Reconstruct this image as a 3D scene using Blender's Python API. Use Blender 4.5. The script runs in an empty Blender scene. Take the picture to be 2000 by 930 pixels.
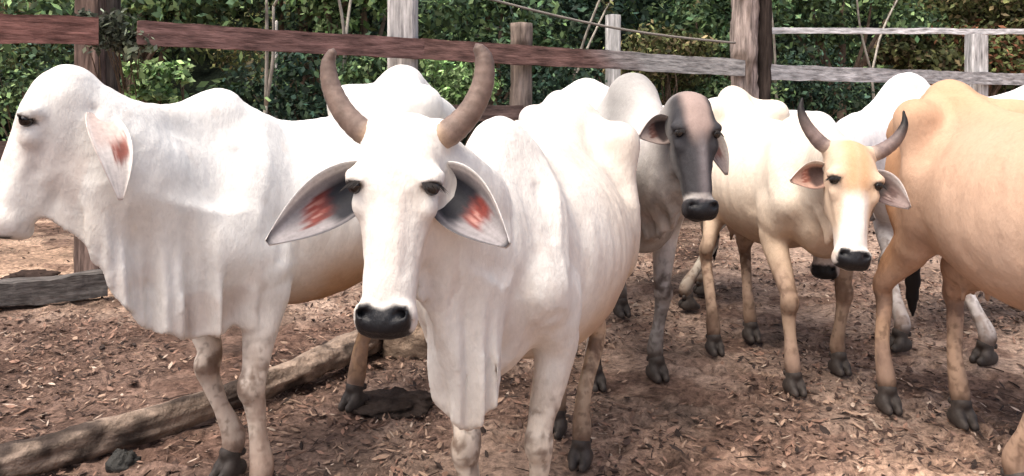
import bpy, math, random
import numpy as np
C = bpy.context.scene
COL = C.collection
RAD = math.radians

# ------------------------------------------------------------------ camera, world, sun, exposure
CAM_H, FPX, HOR = 1.38, 1570.0, 170.0
cam_d = bpy.data.cameras.new('camera'); cam = bpy.data.objects.new('camera', cam_d); COL.objects.link(cam)
cam.location = (0, 0, CAM_H); cam.rotation_euler = (RAD(90), 0, 0)
cam_d.sensor_width = 36; cam_d.lens = 36*FPX/2000; cam_d.shift_y = -(465-HOR)/2000
cam_d.clip_end = 500; C.camera = cam
w = bpy.data.worlds.new('World'); C.world = w; w.use_nodes = True
nt = w.node_tree; nt.nodes.clear()
sky = nt.nodes.new('ShaderNodeTexSky'); sky.sky_type = 'NISHITA'; sky.sun_disc = False
SUN_EL, SUN_AZ = 66, 225        # azimuth clockwise from +Y
sky.sun_elevation = RAD(SUN_EL); sky.sun_rotation = RAD(SUN_AZ); sky.dust_density = 8; sky.ozone_density = 0.0; sky.air_density = 1.0
bg = nt.nodes.new('ShaderNodeBackground'); bg.inputs[1].default_value = 0.15
wo = nt.nodes.new('ShaderNodeOutputWorld')
nt.links.new(sky.outputs[0], bg.inputs[0]); nt.links.new(bg.outputs[0], wo.inputs[0])
sl = bpy.data.lights.new('sun', 'SUN'); sl.energy = 1.25; sl.angle = RAD(45); sl.color = (1, .95, .88)
so = bpy.data.objects.new('sun', sl); COL.objects.link(so)
so.rotation_euler = (RAD(90-SUN_EL), 0, RAD(180-SUN_AZ)); so.location = (-2, -3, 8)
C.view_settings.view_transform = 'Standard'; C.view_settings.look = 'None'
C.view_settings.exposure = 0.72; C.view_settings.gamma = 1
C.render.engine = 'CYCLES'; C.cycles.max_bounces = 6; C.cycles.use_denoising = True

VOX = 1.0      # voxel multiplier
def at(u, v, d):
    return np.array([(u-1000)/FPX*d, d, CAM_H-(v-HOR)/FPX*d])

# ------------------------------------------------------------------ numpy helpers
def hash3(i, j, k, seed):
    n = (i*374761393 + j*668265263 + k*2147483647 + seed*144665) & 0xffffffff
    n = ((n ^ (n >> 13))*1274126177) & 0xffffffff
    n = (n ^ (n >> 16))
    return (n & 0xffff)/65535.0
def noise(P, f=1.0, seed=0):
    Q = np.asarray(P, dtype=np.float64)*f + 1000
    I = np.floor(Q).astype(np.int64); t = Q-I; t = t*t*(3-2*t)
    r = 0
    for a in (0, 1):
        wa = t[..., 0] if a else 1-t[..., 0]
        for b in (0, 1):
            wb = t[..., 1] if b else 1-t[..., 1]
            for c in (0, 1):
                wc = t[..., 2] if c else 1-t[..., 2]
                r = r + wa*wb*wc*hash3(I[..., 0]+a, I[..., 1]+b, I[..., 2]+c, seed)
    return r
def fbm(P, f, seed=0, n=3):
    r = 0; a = .5; s = 0
    for i in range(n):
        r = r+a*noise(P, f, seed+i*7); s += a; a *= .5; f *= 2.1
    return r/s
def ss(a, b, x):
    t = np.clip((x-a)/(b-a), 0, 1); return t*t*(3-2*t)
def unit(v):
    v = np.asarray(v, float); return v/np.linalg.norm(v)
def resample(A, sub):
    A = np.asarray(A, float)
    if len(A) < 3:
        t = np.linspace(0, 1, 3)[:, None]; return A[0]*(1-t)+A[1]*t
    E = np.vstack([2*A[0]-A[1], A, 2*A[-1]-A[-2]]); out = []
    for i in range(len(A)-1):
        p0, p1, p2, p3 = E[i:i+4]
        for j in range(sub):
            t = j/sub
            out.append(.5*((2*p1)+(-p0+p2)*t+(2*p0-5*p1+4*p2-p3)*t*t+(-p0+3*p1-3*p2+p3)*t**3))
    out.append(A[-1]); return np.array(out)

def mesh_np(name, V, Q, cols=None, smooth=True):
    me = bpy.data.meshes.new(name)
    V = np.asarray(V, np.float32); Q = np.asarray(Q, np.int32); n = Q.shape[1]
    me.vertices.add(len(V)); me.vertices.foreach_set('co', V.ravel())
    me.loops.add(Q.size); me.loops.foreach_set('vertex_index', Q.ravel())
    me.polygons.add(len(Q)); me.polygons.foreach_set('loop_start', np.arange(len(Q), dtype=np.int32)*n)
    me.polygons.foreach_set('loop_total', np.full(len(Q), n, np.int32))
    me.polygons.foreach_set('use_smooth', np.full(len(Q), smooth))
    me.update(calc_edges=True); me.validate()
    if cols is not None:
        at_ = me.color_attributes.new('Col', 'FLOAT_COLOR', 'POINT')
        c4 = np.ones((len(V), 4), np.float32); c4[:, :3] = cols
        at_.data.foreach_set('color', c4.ravel())
    return me
def link(name, me, mat, parent=None, loc=(0, 0, 0), rot=(0, 0, 0)):
    o = bpy.data.objects.new(name, me); COL.objects.link(o)
    if mat is not None and len(me.materials) == 0: me.materials.append(mat)
    if parent is not None: o.parent = parent
    o.location = loc; o.rotation_euler = rot
    return o
def empty(name, loc=(0, 0, 0), rz=0):
    o = bpy.data.objects.new(name, None); COL.objects.link(o); o.location = loc; o.rotation_euler = (0, 0, rz)
    o.empty_display_size = .1
    return o
def tag(o, label=None, cat=None, group=None, kind=None):
    if label: o['label'] = label
    if cat: o['category'] = cat
    if group: o['group'] = group
    if kind: o['kind'] = kind
    return o

# ------------------------------------------------------------------ signed distance sculpting
class Field:
    def __init__(s, lo, hi, h):
        s.h = h; s.lo = np.asarray(lo, float); n = np.ceil((np.asarray(hi)-s.lo)/h).astype(int)+1
        s.n = n; s.ax = [s.lo[i]+h*np.arange(n[i]) for i in range(3)]
        s.F = np.full(tuple(n), 1.0, np.float32)
    def block(s, lo, hi):
        a = np.clip(np.floor((lo-s.lo)/s.h).astype(int), 0, s.n); b = np.clip(np.ceil((hi-s.lo)/s.h).astype(int)+1, 0, s.n)
        return tuple(slice(a[i], b[i]) for i in range(3))
    def pts(s, sl):
        return np.meshgrid(*[s.ax[i][sl[i]].astype(np.float32) for i in range(3)], indexing='ij', sparse=True)
    def union(s, sl, d, k):
        A = s.F[sl]
        if k <= 0: s.F[sl] = np.minimum(A, d); return
        hh = np.maximum(k-np.abs(A-d), 0)/k
        s.F[sl] = np.minimum(A, d)-hh*hh*k*.25
    def tube(s, pts, ra, rb=None, k=.03, side=None, sub=4, mode='u'):
        pts = np.asarray(pts, float); rb = ra if rb is None else rb
        R = resample(np.column_stack([pts, ra, rb]), sub)
        m = k+.03; big = np.maximum(R[:, 3], R[:, 4])
        lo = (R[:, :3]-big[:, None]).min(0)-m; hi = (R[:, :3]+big[:, None]).max(0)+m
        SL = s.block(lo, hi)
        shp = tuple(x.stop-x.start for x in SL)
        if min(shp) <= 0: return
        T = np.full(shp, 9., np.float32)
        for i in range(len(R)-1):
            a, b = R[i, :3], R[i+1, :3]; ba = b-a; L2 = ba@ba
            if L2 < 1e-10: continue
            sd = side if side is not None else np.cross(ba, (0, 0, 1))
            if np.linalg.norm(sd) < 1e-5: sd = (0, 1, 0)
            sd = unit(np.asarray(sd)-ba*(np.dot(sd, ba)/L2))
            bl = np.minimum(a, b)-max(big[i], big[i+1])-m; bh = np.maximum(a, b)+max(big[i], big[i+1])+m
            sl = s.block(bl, bh)
            sl = tuple(slice(max(sl[q].start, SL[q].start), min(sl[q].stop, SL[q].stop)) for q in range(3))
            if any(x.stop <= x.start for x in sl): continue
            X, Y, Z = s.pts(sl)
            X = X-a[0]; Y = Y-a[1]; Z = Z-a[2]
            t = np.clip((X*ba[0]+Y*ba[1]+Z*ba[2])/L2, 0, 1)
            qx = X-t*ba[0]; qy = Y-t*ba[1]; qz = Z-t*ba[2]
            qs = qx*sd[0]+qy*sd[1]+qz*sd[2]; qs2 = qs*qs
            qm2 = np.maximum(qx*qx+qy*qy+qz*qz-qs2, 0)
            A = R[i, 3]+(R[i+1, 3]-R[i, 3])*t; B = R[i, 4]+(R[i+1, 4]-R[i, 4])*t
            k0 = np.sqrt(qs2/(A*A)+qm2/(B*B)); k1 = np.sqrt(qs2/A**4+qm2/B**4)+1e-6
            d = np.where(k0 < .3, (k0-1)*np.minimum(A, B), k0*(k0-1)/k1)
            lsl = tuple(slice(sl[q].start-SL[q].start, sl[q].stop-SL[q].start) for q in range(3))
            T[lsl] = np.minimum(T[lsl], d)
        if mode == 'u': s.union(SL, T, k)
        else:
            T = -T; A = s.F[SL]; hh = np.maximum(k-np.abs(A-T), 0)/k; s.F[SL] = np.maximum(A, T)+hh*hh*k*.25
    def ell(s, c, r, M=None, k=.03, mode='u'):
        c = np.asarray(c, float); r = np.asarray(r, float); M = np.eye(3) if M is None else M   # columns of M: axes
        ext = np.sqrt(((M*r)**2).sum(1))+k+.03
        sl = s.block(c-ext, c+ext)
        if any(x.stop <= x.start for x in sl): return
        X, Y, Z = s.pts(sl); X = X-c[0]; Y = Y-c[1]; Z = Z-c[2]
        q = [X*M[0, i]+Y*M[1, i]+Z*M[2, i] for i in range(3)]
        k0 = np.sqrt(sum((q[i]/r[i])**2 for i in range(3))); k1 = np.sqrt(sum((q[i]/r[i]**2)**2 for i in range(3)))+1e-6
        d = np.where(k0 < .3, (k0-1)*r.min(), k0*(k0-1)/k1)
        if mode == 'u': s.union(sl, d, k)
        else:
            d = -d; A = s.F[sl]; hh = np.maximum(k-np.abs(A-d), 0)/k; s.F[sl] = np.maximum(A, d)+hh*hh*k*.25
    def stroke(s, pts, amp, wid, sub=4):      # amp > 0 carves a groove, < 0 raises a ridge
        R = resample(pts, sub); m = wid*2.2; SL = s.block(R.min(0)-m, R.max(0)+m)
        shp = tuple(x.stop-x.start for x in SL)
        if min(shp) <= 0: return
        T = np.full(shp, 9., np.float32); X0, Y0, Z0 = s.pts(SL)
        for i in range(len(R)-1):
            a, b = R[i], R[i+1]; ba = b-a; L2 = ba@ba+1e-9
            X = X0-a[0]; Y = Y0-a[1]; Z = Z0-a[2]; t = np.clip((X*ba[0]+Y*ba[1]+Z*ba[2])/L2, 0, 1)
            T = np.minimum(T, (X-t*ba[0])**2+(Y-t*ba[1])**2+(Z-t*ba[2])**2)
        s.F[SL] += amp*np.exp(-T/(wid*wid)*1.2)
    def curtain(s, path, zb, zt, th, amp, lam, k=.03, seed=0, n=5):
        # a hanging sheet of skin: path in plan, lower and upper edges, pleats of the given wavelength
        R = resample(np.column_stack([path, zb, zt]), n)
        m = th+amp+k+.03
        lo = np.array([R[:, 0].min()-m, R[:, 1].min()-m, R[:, 2].min()-m]); hi = np.array([R[:, 0].max()+m, R[:, 1].max()+m, R[:, 3].max()+m])
        SL = s.block(lo, hi); X0, Y0, Z0 = s.pts(SL)
        XX = X0+0*Y0; best = np.full(XX.shape[:2]+(1,), 9., np.float32); lat = best*0; arc = best*0; b0 = best*0; t0 = best*0
        acc = 0
        for i in range(len(R)-1):
            a, b = R[i, :2], R[i+1, :2]; ba = b-a; L = math.sqrt(ba@ba)+1e-9
            X = X0-a[0]; Y = Y0-a[1]; t = np.clip((X*ba[0]+Y*ba[1])/L**2, 0, 1)
            d = np.sqrt((X-t*ba[0])**2+(Y-t*ba[1])**2); sg = np.sign(X*(-ba[1])+Y*ba[0])
            w_ = d < best
            best = np.where(w_, d, best); lat = np.where(w_, d*sg, lat); arc = np.where(w_, acc+t*L, arc)
            b0 = np.where(w_, R[i, 2]+(R[i+1, 2]-R[i, 2])*t, b0); t0 = np.where(w_, R[i, 3]+(R[i+1, 3]-R[i, 3])*t, t0)
            acc += L
        hh = np.clip((t0-Z0)/(t0-b0+1e-6), 0, 1.2)
        ph = arc*2*math.pi/lam+seed
        wav = amp*(np.sin(ph+1.1*np.sin(arc*9+seed)+.8*np.sin(Z0*7))+.45*np.sin(2.3*ph+1+Z0*5))*np.clip(hh*1.5, 0, 1)
        thk = th*(1.5-.8*np.clip(hh, 0, 1))
        zb_ = b0+.35*amp*np.sin(ph*1.0+2)
        d = np.abs(lat-wav)-thk
        e = zb_-Z0; kk = .025; h2 = np.maximum(kk-np.abs(d-e), 0)/kk; d = np.maximum(d, e)+h2*h2*kk*.25
        d = np.maximum(d, Z0-t0)
        s.union(SL, (d*.8).astype(np.float32), k)
    def mesh(s, smooth=1):
        F = s.F; F[0], F[-1] = 1, 1; F[:, 0], F[:, -1] = 1, 1; F[:, :, 0], F[:, :, -1] = 1, 1
        S = F < 0; n = F.shape
        c = np.zeros(tuple(np.array(n)-1), np.uint8)
        for a in (0, 1):
            for b in (0, 1):
                for d in (0, 1):
                    c += S[a:n[0]-1+a, b:n[1]-1+b, d:n[2]-1+d]
        act = (c > 0) & (c < 8); I, J, K = np.nonzero(act); idx = np.full(c.shape, -1, np.int32); idx[I, J, K] = np.arange(len(I))
        P = np.zeros((len(I), 3)); W = np.zeros(len(I))
        cor = [(a, b, d) for a in (0, 1) for b in (0, 1) for d in (0, 1)]
        vals = {q: F[I+q[0], J+q[1], K+q[2]] for q in cor}
        for q in cor:
            for ax in range(3):
                if q[ax] == 0:
                    r = list(q); r[ax] = 1; r = tuple(r); u, v = vals[q], vals[r]; cr = (u < 0) != (v < 0)
                    t = np.where(cr, u/(u-v+1e-12), 0); p = np.zeros((len(I), 3))
                    for e in range(3): p[:, e] = q[e]+(t if e == ax else 0)
                    P += p*cr[:, None]; W += cr
        V = (np.column_stack([I, J, K])+P/W[:, None])*s.h+s.lo
        Q = []
        for ax in range(3):
            o1, o2 = [(1, 2), (2, 0), (0, 1)][ax]
            sa = [slice(1, -1)]*3; sb = [slice(1, -1)]*3; sa[ax] = slice(0, n[ax]-1); sb[ax] = slice(1, n[ax])
            u, v = S[tuple(sa)], S[tuple(sb)]
            e = np.argwhere(u != v); flip = u[tuple(e.T)]
            st = np.array([1, 1, 1]); st[ax] = 0; g = e+st
            d1 = np.zeros(3, int); d1[o1] = 1; d2 = np.zeros(3, int); d2[o2] = 1
            a, b, c_, d_ = g-d1-d2, g-d2, g, g-d1
            q = np.column_stack([idx[tuple(x.T)] for x in (a, b, c_, d_)])
            q[~flip] = q[~flip][:, ::-1]; Q.append(q)
        Q = np.vstack(Q); Q = Q[(Q >= 0).all(1)]
        for it in range(smooth):
            acc = np.zeros_like(V); cnt = np.zeros(len(V))
            for i in range(4):
                a, b = Q[:, i], Q[:, (i+1) % 4]
                for e in range(3):
                    acc[:, e] += np.bincount(a, V[b, e], len(V))+np.bincount(b, V[a, e], len(V))
                cnt += np.bincount(a, minlength=len(V))+np.bincount(b, minlength=len(V))
            V = V*.45+.55*acc/np.maximum(cnt, 1)[:, None]
        return V, Q

# ------------------------------------------------------------------ materials
def mat(name, base=(.5, .5, .5), rough=.8, attr=None, nscale=20, nmix=.15, bump=.2, bscale=60, stretch=(1, 1, 1), spec=.3, bdist=.004, second=None, dark=(0, 0, 0), transl=0):
    m = bpy.data.materials.new(name); m.use_nodes = True; nt = m.node_tree; N = nt.nodes; L = nt.links
    b = N['Principled BSDF']; b.inputs['Roughness'].default_value = rough; b.inputs['Specular IOR Level'].default_value = spec
    tc = N.new('ShaderNodeTexCoord'); mp = N.new('ShaderNodeMapping'); mp.inputs['Scale'].default_value = stretch
    L.new(tc.outputs['Object'], mp.inputs[0])
    if attr:
        src = N.new('ShaderNodeAttribute'); src.attribute_name = attr; c = src.outputs['Color']
    else:
        src = N.new('ShaderNodeRGB'); src.outputs[0].default_value = (*base, 1); c = src.outputs[0]
    n1 = N.new('ShaderNodeTexNoise'); n1.inputs['Scale'].default_value = nscale; n1.inputs['Detail'].default_value = 6; n1.inputs['Roughness'].default_value = .65
    L.new(mp.outputs[0], n1.inputs[0])
    if nmix > 0:
        r = N.new('ShaderNodeMapRange'); r.inputs[1].default_value = .3; r.inputs[2].default_value = .7
        r.inputs[3].default_value = 1-nmix; r.inputs[4].default_value = 1+nmix*.6; L.new(n1.outputs['Fac'], r.inputs[0])
        mx = N.new('ShaderNodeVectorMath'); mx.operation = 'SCALE'; L.new(c, mx.inputs[0]); L.new(r.outputs[0], mx.inputs['Scale']); c = mx.outputs[0]
    L.new(c, b.inputs['Base Color'])
    if bump > 0:
        n2 = N.new('ShaderNodeTexNoise'); n2.inputs['Scale'].default_value = bscale; n2.inputs['Detail'].default_value = 5; n2.inputs['Roughness'].default_value = .6
        L.new(mp.outputs[0], n2.inputs[0])
        bp = N.new('ShaderNodeBump'); bp.inputs['Strength'].default_value = bump; bp.inputs['Distance'].default_value = bdist
        L.new(n2.outputs['Fac'], bp.inputs['Height']); L.new(bp.outputs[0], b.inputs['Normal'])
    if transl > 0:
        tr = N.new('ShaderNodeBsdfTranslucent'); L.new(c, tr.inputs[0]); ms = N.new('ShaderNodeMixShader'); ms.inputs[0].default_value = transl
        L.new(b.outputs[0], ms.inputs[1]); L.new(tr.outputs[0], ms.inputs[2]); L.new(ms.outputs[0], N['Material Output'].inputs[0])
    return m
M_COAT = mat('coat', attr='Col', rough=.95, nscale=80, nmix=.06, bump=.55, bscale=90, stretch=(1, 1, .5), spec=.08, bdist=.006)
def gloss_dark(m):      # bare black skin is moist, the coat is not
    N = m.node_tree.nodes; L = m.node_tree.links; b = N['Principled BSDF']; a = [n for n in N if n.type == 'ATTRIBUTE'][0]
    bw = N.new('ShaderNodeRGBToBW'); L.new(a.outputs['Color'], bw.inputs[0])
    for sock, lo_, hi_ in (('Roughness', .45, .95), ('Specular IOR Level', .28, .08)):
        r = N.new('ShaderNodeMapRange'); r.inputs[1].default_value = .02; r.inputs[2].default_value = .07; r.inputs[3].default_value = lo_; r.inputs[4].default_value = hi_
        L.new(bw.outputs[0], r.inputs[0]); L.new(r.outputs[0], b.inputs[sock])
gloss_dark(M_COAT)
M_SKIN = mat('ear_skin', attr='Col', rough=.6, nscale=70, nmix=.2, bump=.4, bscale=120, spec=.3, bdist=.002)
M_HORN = mat('horn', attr='Col', rough=.55, nscale=45, nmix=.3, bump=.6, bscale=60, spec=.35, bdist=.003)
M_HOOF = mat('hoof', base=(.06, .05, .045), rough=.6, nscale=25, nmix=.5, bump=.5, bscale=60, bdist=.003)
M_EYE = mat('eye', base=(.008, .006, .006), rough=.12, nmix=0, bump=0, spec=.6)
M_LASH = mat('lash', base=(.012, .010, .010), rough=.8, nmix=0, bump=0)
M_LEAF = mat('leaf', attr='Col', rough=.6, nscale=9, nmix=.2, bump=0, spec=.18, transl=.2)
M_LITTER = mat('litter', attr='Col', rough=.9, nscale=50, nmix=.25, bump=.3, bscale=80, spec=.15)
M_WOOD = mat('weathered_wood', attr='Col', rough=.85, nscale=34, nmix=.75, bump=.9, bscale=40, stretch=(.16, 1, 1), spec=.2, bdist=.012)
M_POST = mat('post_wood', attr='Col', rough=.9, nscale=30, nmix=.75, bump=1, bscale=34, stretch=(1, 1, .1), spec=.12, bdist=.012)
M_BARK = mat('bark', attr='Col', rough=.92, nscale=12, nmix=.5, bump=1, bscale=26, spec=.1, bdist=.02)
M_WIRE = mat('wire', base=(.22, .2, .18), rough=.6, nmix=.2, bump=0)

# ------------------------------------------------------------------ cattle
def tube_mesh(pts, rad, seg=14, sub=6, colf=None, ring=0, cap=True, flat=1.0):
    R = resample(np.column_stack([pts, rad]), sub); P = R[:, :3]; r = R[:, 3]
    T = np.gradient(P, axis=0); T /= np.linalg.norm(T, axis=1)[:, None]
    u = np.cross(T[0], (0.3, .9, .1)); u = unit(u); V = []; 
    for i in range(len(P)):
        u = unit(u-T[i]*(u@T[i])); v = np.cross(T[i], u)
        rr = r[i]*(1+ring*math.sin(i*2.1))
        for j in range(seg):
            a = 2*math.pi*j/seg; V.append(P[i]+rr*(math.cos(a)*u+flat*math.sin(a)*v))
    Q = []
    for i in range(len(P)-1):
        for j in range(seg):
            a, b = i*seg+j, i*seg+(j+1) % seg; Q.append((a, b, b+seg, a+seg))
    n = len(V); V.append(P[0]-T[0]*r[0]*.2); V.append(P[-1]+T[-1]*r[-1]*.8)
    for j in range(seg):
        Q.append((n, (j+1) % seg, j, j)); b = (len(P)-1)*seg; Q.append((n+1, b+j, b+(j+1) % seg, b+(j+1) % seg))
    V = np.array(V); s = np.concatenate([np.repeat(np.linspace(0, 1, len(P)), seg), [0, 1]])
    return V, Q, s
def poly_mesh(name, V, Q, cols=None, smooth=True):      # tolerant of degenerate quads (triangles)
    me = bpy.data.meshes.new(name)
    F = [tuple(dict.fromkeys(int(x) for x in q)) for q in Q]
    me.from_pydata([tuple(v) for v in V], [], F); me.update()
    me.polygons.foreach_set('use_smooth', [smooth]*len(me.polygons))
    if cols is not None:
        a = me.color_attributes.new('Col', 'FLOAT_COLOR', 'POINT'); c4 = np.ones((len(V), 4), np.float32); c4[:, :3] = cols
        a.data.foreach_set('color', c4.ravel())
    return me

def hoof_mesh():
    f = Field((-.09, -.08, -.01), (.13, .08, .13), .004)
    for s in (-1, 1):
        f.tube([(-.035, s*.026, .03), (.0, s*.027, .03), (.055, s*.024, .018)], [.024, .026, .018], [.034, .036, .022], k=.004)
        f.tube([(-.015, s*.02, .085), (.02, s*.026, .045)], [.024, .024], k=.02)
        f.ell((-.05, s*.028, .09), (.014, .013, .016), k=.008)
    f.ell((0, 0, .1), (.035, .038, .03), k=.02)
    X, Y, Z = f.pts(tuple(slice(0, n) for n in f.n)); f.F = np.maximum(f.F, (0.0-Z)+0*X+0*Y).astype(np.float32)
    V, Q = f.mesh(1); me = mesh_np('hoof', V, Q); me.materials.append(M_HOOF); return me
HOOF = hoof_mesh()

def ear_mesh(base, tip, normal, W, cup, pal, curl=.5, seed=0, sc=1, vc=.1, arch=.03):
    base = np.asarray(base, float); tip = np.asarray(tip, float); ax = tip-base; L = np.linalg.norm(ax); ax = ax/L
    nrm = unit(np.asarray(normal)-ax*np.dot(normal, ax)); wv = np.cross(nrm, ax)
    if wv[2] < 0: wv = -wv
    nu, nv = 44, 27; V = []; cols = []; inner, edge, deep, hairc, back = [np.array(c) for c in pal]
    front = np.zeros((nu, nv, 3)); cf = np.zeros((nu, nv, 3))
    for i in range(nu):
        u = i/(nu-1)
        wd = W*(.42*(1-u)**1.5+1.0*math.sin(math.pi*min(1, (u*.93+.04))**.85)**.85)*(1-.0*u)
        wd = max(wd, W*.62*math.sqrt(max(0, 1-((u-.45)/.55)**2))) if u > .45 else wd; wd = max(wd, .004)
        for j in range(nv):
            v = (j/(nv-1))*2-1
            x = wd*v
            # lower edge bellies more than the upper one
            lat = x*(1.0 if v > 0 else 1.12)
            dep = cup*(v*v-1)*(1-u*.6)*(wd/W)
            dep += (curl*wd*max(0, v-.55)**1.4*1.3)*(1-.5*u)
            sag = -.18*L*u*u*0.5
            p = base+ax*(L*u)+wv*(lat+sag*.0)+nrm*(dep+arch*L*math.sin(u*3))
            if v > .75: p -= wv*(v-.75)*wd*.45
            front[i, j] = p
            n = float(noise(np.array([u*3, v*5+seed, seed*1.7]), 2.0, seed)); n2 = float(.6*noise(np.array([u*2.5-v, v*6+u*2, seed]), 1.5, seed+5)+.4*noise(np.array([u*5, v*16-u*5, seed]), 1.5, seed+6))
            red = float(ss(.20, .32, u+.1*(n-.5))*(1-ss(.58, .74, u+.14*(n2-.5)+.06*(v+.2)))*(1-ss(.38, .52, abs(v-vc)+.22*(n2-.5))))
            dp = float((1-ss(.32, .52, u+.12*(n-.5)+.10*v))*(1-ss(.62, .82, abs(v+.1))))
            c = edge*(.85+.3*n)
            c = c*(1-red)+inner*(.55+.8*n2)*red
            hr = float(ss(.60, .75, n2)*ss(.35, .6, u))*.4*red; c = c*(1-hr)+hairc*hr
            c = c*(1-dp)+deep*dp
            up_ = float(ss(.74, .84, v)*ss(.92, .75, u)); c = c*(1-up_)+back*up_
            rim = float(ss(.86, .95, abs(v))+ss(.94, .99, u)); c = c*(1-min(1, rim)*.75)+np.array(pal[2])*min(1, rim)*.75 if v < 0.3 or u > .93 else c*(1-min(1, rim)*.6)+back*min(1, rim)*.6
            cf[i, j] = c
    du = np.gradient(front, axis=0); dv = np.gradient(front, axis=1); N = np.cross(du, dv); N /= np.linalg.norm(N, axis=2)[..., None]+1e-9
    if (N.mean((0, 1))@nrm) < 0: N = -N
    th = .007*sc*(1-np.abs(np.linspace(-1, 1, nv))**4)[None, :, None]*np.ones((nu, 1, 1))+.0012
    backp = front-N*th*(1+1.8*np.clip(1-np.linspace(0, 1, nu)*3, 0, 1))[:, None, None]
    V = np.vstack([front.reshape(-1, 3), backp.reshape(-1, 3)]); cb = np.ones((nu*nv, 3))*back*(.95+.1*noise(backp.reshape(-1, 3), 40, 3))[:, None]
    cols = np.vstack([cf.reshape(-1, 3), cb]); Q = []; o = nu*nv
    for i in range(nu-1):
        for j in range(nv-1):
            a = i*nv+j; Q.append((a, a+nv, a+nv+1, a+1)); Q.append((o+a, o+a+1, o+a+nv+1, o+a+nv))
        a = i*nv; Q.append((a, o+a, o+a+nv, a+nv)); b = a+nv-1; Q.append((b, b+nv, o+b+nv, o+b))
    for j in range(nv-1):
        Q.append((j, j+1, o+j+1, o+j)); a = (nu-1)*nv+j; Q.append((a, o+a, o+a+1, a+1))
    return poly_mesh('ear', V, Q, cols)

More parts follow.
